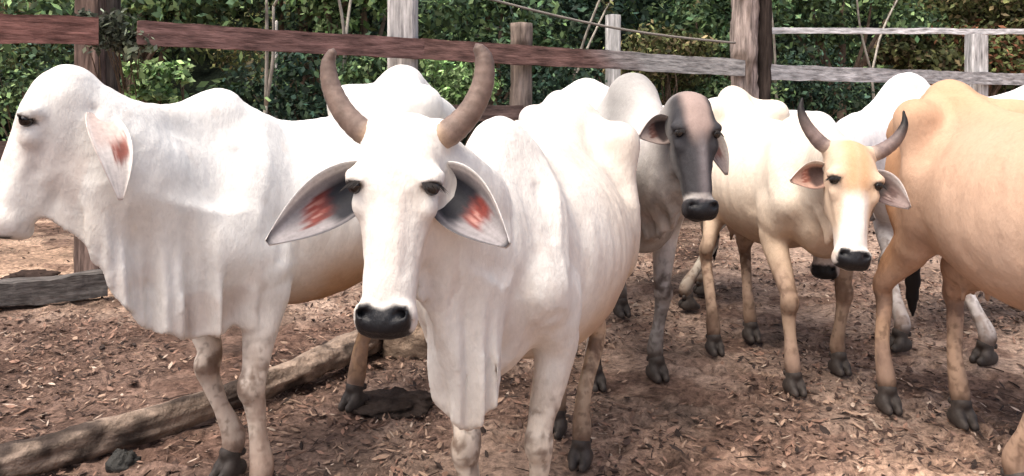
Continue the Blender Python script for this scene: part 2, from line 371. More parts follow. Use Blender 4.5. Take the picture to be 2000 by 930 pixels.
def build_cow(p):
    """One animal: an Empty at the ground under its trunk, a continuous sculpted body, and horns, ears, eyes, hooves."""
    s = p.get('scale', 1.0); g = unit(np.array([p['dir'][0], p['dir'][1], 0.])); ang = math.atan2(g[1], g[0])
    wx, wy = p['withers']; O = np.array([wx, wy, 0])-g*.45*s
    left = np.array([-g[1], g[0], 0])
    def tb(P):       # world point to body frame, unit size
        q = np.append(np.asarray(P, float), 0)[:3]-O; return np.array([q@g, q@left, q[2]])/s
    def tbv(v): v = np.asarray(v, float); return np.array([v@g, v@left, v[2]])
    root = empty(p['name'], tuple(O), ang); tag(root, p['label'], p.get('cat', 'cow'), 'cattle standing in the corral')
    root.scale = (s, s, s)
    # head frame
    P0, P1 = tb(p['poll']), tb(p['muzzle']); hl = np.linalg.norm(P0-P1)/.5
    hz = unit(P0-P1); hy = tbv(p['face']); hy = unit(hy-hz*(hy@hz)); hx = np.cross(hy, hz); RH = np.column_stack([hx, hy, hz])
    def H(x, y, z): return P0+RH@(np.array([x, y, z])*hl)
    ft = p['feet']      # lf, rf, lh, rh in world xy
    feet = [tb((a, b, 0)) for a, b in ft]
    allp = np.array([P0, P1, H(.2, 0, -.2), H(-.2, 0, -.2), H(0, .15, 0), H(0, -.3, -.3)]+feet)
    lo = np.minimum(allp.min(0)-.12, (-.98, -.42, -.0)); hi = np.maximum(allp.max(0)+.12, (.75, .42, 1.5)); lo[2] = .0
    h = p.get('vox', .012)*VOX/s
    f = Field(lo, hi, h)
    fat = p.get('fat', 1.0); dz = p.get('belly', 0); ru = p.get('rump', 0)
    # trunk
    f.tube([(.60, 0, .93), (.45, 0, .92), (.25, 0, .90), (.02, 0, .875-dz/2), (-.22, 0, .90-dz/2), (-.43, 0, .96+ru*.4), (-.62, 0, 1.0+ru*.5)],
           np.array([.13, .19, .245, .30, .285, .21, .14])*fat, np.array([.20, .28, .31, .33+dz, .30+dz, .24, .19]), k=.05, side=(0, 1, 0))
    f.tube([(.40, 0, 1.19), (.2, 0, 1.17), (0, 0, 1.165), (-.25, 0, 1.18+ru*.4), (-.48, 0, 1.235+ru), (-.62, 0, 1.24+ru), (-.78, 0, 1.17+ru*.8)],
           [.06, .055, .05, .05, .055, .06, .045], [.06, .045, .045, .05, .06, .06, .05], k=.13, side=(0, 1, 0))
    f.ell((-.58, 0, 1.10+ru*.8), (.20, .165, .12), k=.06)
    for y in (-1, 1):
        f.tube([(-.43, y*.215, 1.16+ru), (-.50, y*.12, 1.20+ru), (-.56, 0, 1.23+ru)], [.032, .038, .045], k=.09)
        f.tube([(-.43, y*.215, 1.15+ru), (-.62, y*.16, 1.12+ru), (-.81, y*.10, 1.09+ru*.7)], [.038, .045, .045], [.05, .055, .055], k=.08)
        f.ell((-.425, y*.230, 1.165+ru), (.045, .026, .032), k=.05)
        f.tube([(-.43, y*.20, 1.13+ru), (-.40, y*.22, .98), (-.42, y*.21, .80)], [.05, .05, .05], [.06, .08, .10], k=.12)
        # shoulder blade and arm
        f.tube([(.33, y*.085, 1.20), (.41, y*.16, 1.05), (.53, y*.185, .86)], [.035, .055, .06], [.05, .10, .085], k=.05, side=(0, 1, 0))
        f.tube([(.53, y*.18, .86), (.42, y*.19, .76), (.37, y*.18, .68)], [.065, .065, .05], [.09, .11, .07], k=.05, side=(0, 1, 0))
    # hump
    hx_, hz_ = p.get('hump', (0, 0)); hr = p.get('hump_r', 1.0)
    f.tube([(.60+hx_, 0, 1.10), (.50+hx_, 0, 1.19+hz_*.8), (.40+hx_, 0, 1.235+hz_), (.28+hx_, 0, 1.20+hz_*.5)], np.array([.055, .07, .08, .06])*hr, np.array([.08, .09, .095, .07])*hr, k=.09, side=(0, 1, 0))
    f.ell((.56, 0, .76), (.12, .14, .17), k=.08)
    # neck
    nb = H(0, -.085+p.get('occ', 0), -.075-p.get('occ', 0)*.8); mid = (np.array([.62, 0, 1.0])+nb)/2+np.array([.03, 0, p.get('neck_lift', .0)]) if 'neck_mid' not in p else tb(p['neck_mid'])
    f.tube([(.40, 0, 1.0), (.56, 0, .985), mid, nb], [.16, .14, .095*p.get('neck_w', 1), .085*hl], [.25, .225, .165*p.get('neck_h', 1), .115*hl*p.get('neck_h', 1)**2], k=.07, side=None, sub=6)
    if p.get('crest'):
        f.tube([tb(q) for q in p['crest'][0]], p['crest'][1], k=.09)
    # legs
    for i, (fx, fy, _) in enumerate(feet[:2]):
        y = 1 if i == 0 else -1
        e = np.array([.395, y*.185, .66]); ft_ = np.array([fx, fy, 0])
        kx = e*.38+ft_*.62; kx += np.array([.025+p.get('knee', (0, 0))[i], 0, 0])
        fl = ft_+np.array([-.015, 0, 0])
        pts = [(.40, y*.18, .80), e, (kx[0]*.5+e[0]*.5, kx[1]*.5+e[1]*.5, .54), (kx[0]-.005, kx[1], .44), (kx[0]+.008, kx[1], .395), (kx[0]-.004, kx[1], .34),
               ((kx[0]+fl[0])/2-.006, (kx[1]+fl[1])/2, .24), (fl[0]-.008, fl[1], .135), (ft_[0]-.01, ft_[1], .085)]
        f.tube(pts, [.075, .062, .05, .039, .044, .034, .028, .037, .034], [.11, .085, .06, .043, .047, .036, .030, .041, .036], k=.035, side=(0, 1, 0))
    for i, (fx, fy, _) in enumerate(feet[2:]):
        y = 1 if i == 0 else -1
        dx, dy = fx+.66, fy-y*.15
        hk = (-.745+dx*.72, y*.15+dy*.72)
        pts = [(-.60, y*.14, 1.03), (-.58+dx*.1, y*.165, .88), (-.49+dx*.25, y*.175+dy*.15, .74), (-.60+dx*.45, y*.16+dy*.4, .62), (hk[0]+.03, hk[1], .52), (hk[0]-.005, hk[1], .475),
               (hk[0]+.012, hk[1], .41), (fx-.055+.0, fy, .26), (fx-.022, fy, .135), (fx-.012, fy, .085)]
        f.tube(pts, [.09, .085, .07, .05, .036, .036, .031, .029, .037, .034], [.15, .155, .115, .075, .052, .052, .040, .033, .041, .036], k=.04, side=(0, 1, 0))
        f.tube([(hk[0]-.028, hk[1], .495), (hk[0]+.0, hk[1], .59), (-.62+dx*.4, y*.16+dy*.35, .70)], [.016, .011, .02], [.022, .014, .03], k=.02)
        f.stroke([(hk[0]+.022, hk[1]+y*.03, .53), (-.60+dx*.45, y*.16+dy*.4+y*.03, .64)], .006, .014)
        f.stroke([(fx-.045, fy+y*.03, .38), (fx-.035, fy+y*.03, .18)], .004, .008)
    for i, (fx, fy, _) in enumerate(feet[:2]):
        y = 1 if i == 0 else -1
        f.stroke([(fx-.02, fy+y*.03, .34), (fx-.02, fy+y*.03, .17)], .004, .008)
        f.stroke([(fx*.6+.395*.4+.02, y*.185*.45+fy*.55+y*.05, .60), (fx*.62+.395*.38, fy*.62+y*.185*.38+y*.045, .46)], .005, .012)
    # udder and tail
    if p.get('udder', True):
        f.ell((-.42, 0, .60), (.13, .09, .085), k=.06)
        for y in (-1, 1):
            for x in (-.37, -.47): f.tube([(x, y*.045, .55), (x, y*.05, .485)], [.015, .010], k=.015)
    f.tube([(-.79, 0, 1.19+ru*.7), (-.87, 0, 1.12+ru*.5), (-.885, 0, .9), (-.875, .01, .7), (-.87, .0, .55)], [.032, .026, .02, .017, .014], k=.03)
    # dewlap
    for c in p.get('dewlap', []):
        pa = np.array([tb(q)[:2] for q in c['path']]); zb_ = np.array(c['zb'])/s; zt_ = np.array(c['zt'])/s
        f.curtain(pa, zb_, zt_, c.get('th', .018), c.get('amp', .012), c.get('lam', .09), k=c.get('k', .05), seed=c.get('seed', 0))
    # ---- head
    def ht(pts, a, b, k): f.tube([H(*q) for q in pts], np.array(a)*hl, np.array(b)*hl, k=k*hl, side=hx)
    def he(c, r, k, mode='u', M=None): f.ell(H(*c), np.array(r)*hl, RH if M is None else RH@M, k=k*hl, mode=mode)
    hw = p.get('head_w', 1.0)
    ht([(0, -.05, -.045), (0, -.04, -.08), (0, -.035, -.15), (0, -.03, -.22), (0, -.015, -.31), (0, -.005, -.39), (0, -.005, -.45)],
       np.array([.082, .098, .098, .082, .064, .060, .058])*hw, [.045, .072, .09, .088, .070, .055, .047], .03)
    he((0, .025, -.12), (.085*hw, .03, .085), .04)           # broad flat forehead
    he((0, .012, -.29), (.036, .04, .15), .035)              # nose bridge
    he((0, -.03, -.022), (.075, .045, .028), .03)            # poll
    for y in (-1, 1):
        he((y*.080*hw, .026, -.140), (.036, .032, .022), .022)    # brow
        he((y*.074*hw, .010, -.205), (.026, .026, .034), .02)      # cheek bone
        he((y*.048, -.085, -.215), (.026, .062, .085), .05)    # jaw
        if p.get('horns'): he((y*.085, -.05, -.015), (.032, .032, .032), .03)    # horn boss
        ht([(y*.040, -.10, -.22), (y*.032, -.065, -.33), (y*.026, -.04, -.43)], [.020, .020, .022], [.04, .032, .028], .03)
        f.stroke([H(y*.075, -.115, -.10), H(y*.07, -.155, -.17), H(y*.055, -.175, -.25)], .016*hl, .022*hl)
        f.stroke([H(y*.045, -.10, -.30), H(y*.035, -.09, -.38)], .006*hl, .02*hl)
        he((y*.038, .024, -.450), (.030, .032, .027), .014)      # nostril wing
        he((y*.046, -.005, -.462), (.024, .036, .036), .02)     # upper lip
    he((0, .012, -.468), (.052, .040, .034), .02)              # muzzle pad
    he((0, -.040, -.472), (.042, .034, .028), .018)            # chin
    for y in (-1, 1):
        f.tube([H(y*.024, .052, -.462), H(y*.034, .052, -.452), H(y*.047, .040, -.449), H(y*.056, .022, -.458)], np.array([.006, .011, .009, .005])*hl, k=.006, mode='c')
        f.stroke([H(y*.02, .066, -.432), H(y*.045, .056, -.428), H(y*.058, .03, -.44)], -.004*hl, .010*hl)
        he((y*.097*hw, .042, -.166), (.021, .026, .0095), .008, 'c')
        ht([(y*.066*hw, .052, -.158), (y*.088*hw, .052, -.1525), (y*.108*hw, .026, -.160)], [.006, .008, .006], [.006, .008, .006], .008)
        f.stroke([H(y*.070*hw, .056, -.142), H(y*.090*hw, .052, -.136), H(y*.106*hw, .030, -.142)], .0035*hl, .006*hl)
        f.stroke([H(y*.060*hw, .062, -.128), H(y*.085*hw, .058, -.120), H(y*.104*hw, .034, -.124)], .0028*hl, .005*hl)
        f.stroke([H(y*.060*hw, .056, -.196), H(y*.080*hw, .044, -.203)], .003*hl, .006*hl)
        f.stroke([H(y*.068*hw, .050, -.184), H(y*.086*hw, .044, -.189), H(y*.10*hw, .025, -.186)], .003*hl, .006*hl)
        f.stroke([H(y*.045, .055, -.20), H(y*.048, .045, -.28), H(y*.047, .04, -.36)], .007*hl, .014*hl)
        f.stroke([H(y*.078, .01, -.205), H(y*.066, .0, -.27), H(y*.06, .0, -.32)], -.006*hl, .010*hl)
        f.stroke([H(y*.085, -.03, -.20), H(y*.075, -.03, -.30)], .006*hl, .02*hl)
        f.stroke([H(y*.05, .07, -.07), H(y*.085, .05, -.10)], .006*hl, .02*hl)
        f.stroke([H(y*.075*hw, .05, -.185), H(y*.07*hw, .04, -.205)], .004*hl, .010*hl)
    f.stroke([H(-.03, .075, -.431), H(0, .08, -.427), H(.03, .075, -.431)], .003*hl, .006*hl)
    f.stroke([H(0, .07, -.44), H(0, .06, -.49)], .003*hl, .006*hl)
    f.stroke([H(-.05, .02, -.497), H(0, .035, -.497), H(.05, .02, -.497)], .006*hl, .006*hl)
    f.stroke([H(.05, .0, -.492), H(.056, -.02, -.478), H(.052, -.04, -.452)], .006*hl, .005*hl)
    f.stroke([H(-.05, .0, -.492), H(-.056, -.02, -.478), H(-.052, -.04, -.452)], .006*hl, .005*hl)
    for st in p.get('strokes', []):
        f.stroke([tb(q) for q in st[0]], st[1], st[2])
    # ribs, flank hollows, loose skin
    sl = f.block(np.array([-.42, -.45, .6]), np.array([.40, .45, 1.25])); X, Y, Z = f.pts(sl)
    ph = (X+.20*(Z-.9))/.072
    m = np.exp(-((X+.02)/.22)**4)*np.exp(-((Z-.93)/.17)**4)*ss(.1, .2, np.abs(Y))
    f.F[sl] += (p.get('ribs', .0016)*np.sin(ph*2*math.pi)*m).astype(np.float32)
    for y in (-1, 1):
        f.stroke([(-.28, y*.22, 1.15+ru*.6), (-.29, y*.26, 1.08)], .034, .065)
        f.stroke([(-.55, y*.20, 1.10+ru*.5), (-.66, y*.17, 1.04)], .022, .045)
        f.stroke([(.28, y*.20, 1.15), (.30, y*.25, .98), (.30, y*.25, .80)], .010, .035)
        f.stroke([(.36, y*.13, 1.20), (.41, y*.20, 1.08), (.48, y*.235, .92)], -.011, .022)
        f.stroke([(.47, y*.15, 1.14), (.52, y*.20, 1.02)], .010, .03)
        f.stroke([(.24, y*.26, 1.02), (.22, y*.27, .86)], -.004, .02)
        f.stroke([(.30, y*.25, .72), (.44, y*.22, .71)], .010, .03)
    X, Y, Z = f.pts(tuple(slice(0, n) for n in f.n))
    f.F += (.0015*(np.sin(X*23+Z*9+p.get('seed', 0))*np.sin(Y*27-Z*6)*np.sin(Z*17+X*5))).astype(np.float32)
    V, Q = f.mesh(1)
    # loose skin: wrinkles of the neck and chest, veins and lumps
    e1 = V[Q[:, 2]]-V[Q[:, 0]]; e2 = V[Q[:, 3]]-V[Q[:, 1]]; fn = np.cross(e1, e2); Nn = np.zeros_like(V)
    for i in range(4):
        for e in range(3): Nn[:, e] += np.bincount(Q[:, i], fn[:, e], len(V))
    Nn /= np.linalg.norm(Nn, axis=1)[:, None]+1e-12
    sd_ = p.get('seed', 0); dh = np.linalg.norm(V-H(0, -.02, -.22), axis=1)/hl
    away = ss(.24, .34, dh)
    wv_ = V+.06*(np.stack([noise(V, 6, 70+i+sd_) for i in range(3)], 1)-.5)
    fo = 1-np.abs(2*noise(wv_*np.array([1, 1, .25]), 19, sd_+50)-1)
    nk = ss(.22, .45, V[:, 0])*ss(.55, .66, V[:, 2])
    ll = fbm(V*np.array([1, 1, .8]), 11, sd_+60)-.5
    leg = ss(.66, .58, V[:, 2])
    disp = away*(.0035*(fo**3-.25)*nk*ss(.52, .62, V[:, 0]+.25*(1.05-V[:, 2]))+.007*ll*(1-leg*.6)+.004*(fbm(V*np.array([1, 1, .4]), 30, sd_+66)-.5))
    V = V+Nn*disp[:, None]
    V = V+Nn*((1-away)*.0022*(fbm(V, 26, sd_+81)-.5)*2)[:, None]
    crease = away*nk*ss(.35, .1, fo)
    Hp = ((V-P0)@RH)/hl
    WP = V@np.array([g, left, (0, 0, 1)])*s+O
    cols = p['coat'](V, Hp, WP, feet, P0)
    bl = fbm(V, 3.1, 90+sd_, 4); cols = cols*(1-.08*ss(.45, .75, bl))[:, None]*np.array([1, 1, 1])
    cols = mixc(cols, (.46, .33, .27), ss(.56, .74, fbm(V, 6, 95+sd_))*ss(.9, .7, V[:, 2])*.35*away)
    # bare dark skin: muzzle, nostrils, eye rims
    nz = noise(V, 45, 3)-.5
    hm = (np.abs(Hp[:, 0]) < .16) & (Hp[:, 2] < .05) & (Hp[:, 2] > -.56) & (np.abs(Hp[:, 1]) < .16)
    top = -.438-.025*(np.abs(Hp[:, 0])/.05)**2*0
    nose = ss(-.424, -.436, Hp[:, 2]+.010*nz+1.8*np.maximum(0, np.abs(Hp[:, 0])-.054+.5*np.clip(-.445-Hp[:, 2], 0, .06))+.25*np.maximum(0, .03-np.abs(Hp[:, 0])))*ss(-.002, .014, Hp[:, 1]+.01*nz-.9*np.maximum(0, np.abs(Hp[:, 0])-.045))*hm
    nose = np.maximum(nose, ss(.07, .055, np.abs(Hp[:, 0]))*ss(-.478, -.488, Hp[:, 2])*ss(-.035, -.02, Hp[:, 1])*hm)
    nc = np.array(p.get('nose', (.010, .011, .014)))*(1+.8*np.clip(nz, 0, 1))[:, None]
    cols = cols*(1-nose[:, None])+nc*nose[:, None]
    for y in (-1, 1):
        q = (Hp-np.array([y*.098*hw, .040, -.167]))/np.array([.034, .036, .012]); r = np.sqrt((q**2).sum(1))
        m = (ss(1.25, .85, r)*.92)[:, None]; cols = cols*(1-m)+np.array([.03, .025, .025])*m
    me = mesh_np('body', V, Q, cols); me.materials.append(M_COAT)
    body = link('body', me, None, root)
    # hooves
    for fx, fy, _ in feet:
        o = link('hoof', HOOF, None, root, (fx, fy, 0), (0, 0, p.get('hoof_turn', 0))).scale = (.86, .84, .90)
    # eyes
    er = .0195*hl
    for y in (-1, 1):
        c = H(y*.087*hw, .032, -.166); V_, Q_, _ = tube_mesh([c+RH@np.array([0, 0, z])*er for z in (-.98, -.75, 0, .75, .98)], [er*.12, er*.66, er, er*.66, er*.12], 14, 4)
        link('eye', poly_mesh('eye', V_, Q_), M_EYE, root)
    # lashes: a fringe over each eye
        Vl, Ql = [], []; rr = random.Random(5)
        for i in range(46):
            t = i/45; a = H(y*(.070+.038*t)*hw, .062-.038*t*t, -.160-.006*abs(t-.5)+.003*rr.random())
            dv = RH@np.array([y*(.010+.010*t), .016-.012*t, -.016-.006*rr.random()])*hl; wv = RH@np.array([.0016, 0, 0])*hl
            n = len(Vl); Vl += [a-wv, a+wv, a+dv]; Ql.append((n, n+1, n+2, n+2))
        link('eyelashes', poly_mesh('eyelashes', Vl, Ql), M_LASH, root)
    # ears
    for y, e in zip((1, -1), p['ears']):
        if e is None: continue
        tip, nrm, W, cup = e[:4]; pal = e[4] if len(e) > 4 else PAL_RED
        bs = H(*(e[6] if len(e) > 6 else (y*.088*hw, -.062, -.108)))
        em = ear_mesh(bs, H(*tip), RH@np.array(nrm, float), W*hl, cup*hl, pal, seed=3+y, sc=hl, curl=e[5] if len(e) > 5 else .5, **(e[7] if len(e) > 7 else {}))
        link('ear', em, M_SKIN, root)
    # horns
    for hn in p.get('horns', []):
        pts = [H(*q[:3]) for q in hn]; V_, Q_, t = tube_mesh(pts, [q[3]*hl for q in hn], 18, 8, ring=.022)
        a, b, c = [np.array(x) for x in p['horn_cols']]
        cc = np.where((t < .25)[:, None], a+(b-a)*ss(.02, .22, t)[:, None], b+(c-b)*ss(*p.get('horn_fade', (.45, .95)), t)[:, None])
        cc = cc*(.8+.4*noise(V_, 60, 2))[:, None]
        link('horn', poly_mesh('horn', V_, Q_, cc), M_HORN, root)
    # tail switch
    V_, Q_, t = tube_mesh([(-.87, 0, .58), (-.872, .005, .48), (-.87, 0, .36), (-.865, 0, .28)], [.014, .032, .026, .005], 12, 5, ring=.1)
    link('tail_switch', poly_mesh('tail_switch', V_, Q_), M_LASH, root)
    return root

PAL_RED = ((.20, .038, .03), (.25, .235, .245), (.016, .018, .026), (.66, .48, .42), (.70, .68, .66))
PAL_SOFT = ((.26, .085, .065), (.66, .62, .59), (.58, .48, .44), (.62, .50, .44), (.74, .71, .68))
PAL_PINK = ((.33, .13, .09), (.44, .28, .22), (.08, .05, .045), (.6, .5, .42), (.66, .60, .54))
PAL_BROWN = ((.15, .07, .055), (.26, .21, .19), (.03, .02, .02), (.3, .25, .2), (.34, .31, .29))
PAL_GREY = ((.10, .055, .05), (.22, .165, .155), (.03, .022, .022), (.6, .5, .46), (.58, .54, .53))

def mixc(c, col, m): return c*(1-m[:, None])+np.array(col)*m[:, None]
def dirty(c, V, amt=.5, seed=0, zk=.42, mud=(.20, .13, .095)):
    n = fbm(V, 9, seed); n2 = fbm(V, 26, seed+3)
    n3 = fbm(V, 55, seed+8, 2)
    c = mixc(c, mud, ss(.30, .06, V[:, 2]+.2*(n-.5))*(.35+.6*n2)*amt*1.3)
    c = mixc(c, mud, ss(.68, .40, V[:, 2])*ss(.48, .66, n2)*amt*.55)
    c = mixc(c, np.array(mud)*.6, ss(.62, .45, V[:, 2])*ss(.60, .70, n3)*amt*.5)
    kz = np.exp(-((V[:, 2]-zk+.01)/.06)**2)*ss(.36, .58, n2)*amt*.85
    c = mixc(c, np.array(mud)*.8, kz)
    c = c*(1-.05*ss(.55, .7, n3))[:, None]
    c = mixc(c, np.array(mud)*.55, ss(.14, .10, V[:, 2])*.75*amt)
    return c
def coat_white(tint=(.77, .75, .71), warm=(.60, .46, .34), belly=.55, legs=.35, seed=0, back=.0):
    def fn(V, Hp, WP, feet, P0):
        n = fbm(V, 4, seed); n2 = fbm(V, 14, seed+9)
        c = np.ones((len(V), 3))*np.array(tint)
        c = mixc(c, warm, ss(.95, .60, V[:, 2]+.12*(n-.5))*ss(.35, .1, V[:, 0])*belly)  # warm underside: cream stain, plus bounced ground light put into the colour
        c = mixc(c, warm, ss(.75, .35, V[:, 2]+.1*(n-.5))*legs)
        c = mixc(c, (.68, .60, .50), ss(.5, .8, n)*.30)
        c = mixc(c, warm, back*ss(.3, -.1, V[:, 0])*np.ones(len(V)))
        c = mixc(c, (.60, .52, .46), ss(.62, .8, n2)*.25)
        # rosy bridge of the nose, grey jaw
        hd = (np.abs(Hp[:, 0]) < .14)*(Hp[:, 2] > -.5)*(Hp[:, 2] < .05)*(np.abs(Hp[:, 1]) < .15)
        c = mixc(c, (.80, .64, .57), np.exp(-(Hp[:, 0]/.03)**2)*ss(-.42, -.3, Hp[:, 2])*ss(-.0, -.06, Hp[:, 2])*hd*.45*ss(0, .03, Hp[:, 1]))
        c = mixc(c, (.58, .50, .46), ss(.05, .075, np.abs(Hp[:, 0]))*ss(-.19, -.24, Hp[:, 2])*hd*.35*(.5+n2))
        return dirty(c, V, .9, seed)
    return fn
def coat_grey(V, Hp, WP, feet, P0):
    n = fbm(V, 4, 11); n2 = fbm(V*np.array([1, 1, .4]), 24, 19)
    c = np.ones((len(V), 3))*np.array((.74, .71, .69))
    c = mixc(c, (.21, .205, .20), ss(.36, .62, V[:, 0])*ss(1.25, 1.0, V[:, 2])*(.35+.65*n2))
    c = mixc(c, (.27, .27, .265), np.exp(-((V[:, 0]-.47)/.17)**2)*ss(1.05, 1.2, V[:, 2])*(.6+.4*n))
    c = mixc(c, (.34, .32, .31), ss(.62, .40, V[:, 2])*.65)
    c = dirty(c, V, 1, 4, mud=(.10, .08, .07))
    hd = (np.abs(Hp[:, 0]) < .16)*ss(-.56, -.5, Hp[:, 2])*ss(.06, .03, Hp[:, 2])*ss(-.20, -.10, Hp[:, 1])
    face = hd*ss(-.11, .0, Hp[:, 1]+.02*(n-.5))
    c = mixc(c, (.22, .21, .205), hd*.85)
    c = mixc(c, (.040, .040, .046), face*.97)
    c = mixc(c, (.40, .31, .28), face*ss(.070, .030, np.abs(Hp[:, 0])+.3*np.maximum(0, -.14-Hp[:, 2]))*ss(-.25, -.13, Hp[:, 2])*.9)
    c = mixc(c, (.22, .20, .21), face*np.exp(-((Hp[:, 0]+.01)/.022)**2)*ss(-.14, -.25, Hp[:, 2])*.8)
    c = mixc(c, (.55, .52, .50), hd*ss(-.40, -.412, Hp[:, 2])*ss(-.43, -.422, Hp[:, 2])*.6)
    return c
def coat_horned_tan(V, Hp, WP, feet, P0):
    n = fbm(V, 5, 31); n2 = fbm(V, 16, 33)
    c = np.ones((len(V), 3))*np.array((.74, .66, .56))
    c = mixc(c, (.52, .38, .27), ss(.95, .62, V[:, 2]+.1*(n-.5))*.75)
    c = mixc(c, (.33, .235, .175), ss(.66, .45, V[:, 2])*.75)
    c = dirty(c, V, 1, 6)
    hd = (np.abs(Hp[:, 0]) < .16)*ss(-.56, -.5, Hp[:, 2])*ss(.06, .03, Hp[:, 2])*ss(-.20, -.10, Hp[:, 1])
    c = mixc(c, (.64, .50, .38), hd)
    c = mixc(c, (.56, .34, .19), hd*np.exp(-((np.abs(Hp[:, 0])-.02)/.04)**2)*ss(-.24, -.17, Hp[:, 2]+.04*(n2-.5))*ss(0, .03, Hp[:, 1]+.03)*.85)
    c = mixc(c, (.82, .80, .77), hd*ss(.062, .035, np.abs(Hp[:, 0])-.15*np.maximum(0, -.30-Hp[:, 2])+.01*n)*ss(-.19, -.26, Hp[:, 2]+.04*(n2-.5)))
    return c
def coat_tan(V, Hp, WP, feet, P0):
    n = fbm(V, 4, 41); n2 = fbm(V, 12, 43)
    c = np.ones((len(V), 3))*np.array((.54, .365, .26))
    c = mixc(c, (.60, .45, .35), ss(.40, .75, n)*.5)
    c = mixc(c, (.56, .34, .19), ss(1.15, 1.33, V[:, 2])*.5)
    c = mixc(c, (.60, .44, .34), ss(1.10, .8, V[:, 2]+.15*(n-.5))*ss(-.6, -.2, V[:, 0])*.6)
    c = mixc(c, (.42, .23, .12), ss(-.40, -.58, V[:, 0])*ss(1.30, 1.1, V[:, 2])*.75)  # darker orange thigh, its shade put into the coat colour
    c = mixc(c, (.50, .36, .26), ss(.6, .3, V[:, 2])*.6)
    c = mixc(c, (.38, .21, .12), ss(.25, .34, V[:, 0])*ss(.85, .72, V[:, 2])*ss(.6, .66, V[:, 2])*.7)
    return dirty(c, V, 1, 8)

def xy(u, v):      # a point on the level ground
    d = CAM_H*FPX/(v-HOR); return ((u-1000)/FPX*d, d)
def xyd(u, d): return ((u-1000)/FPX*d, d)

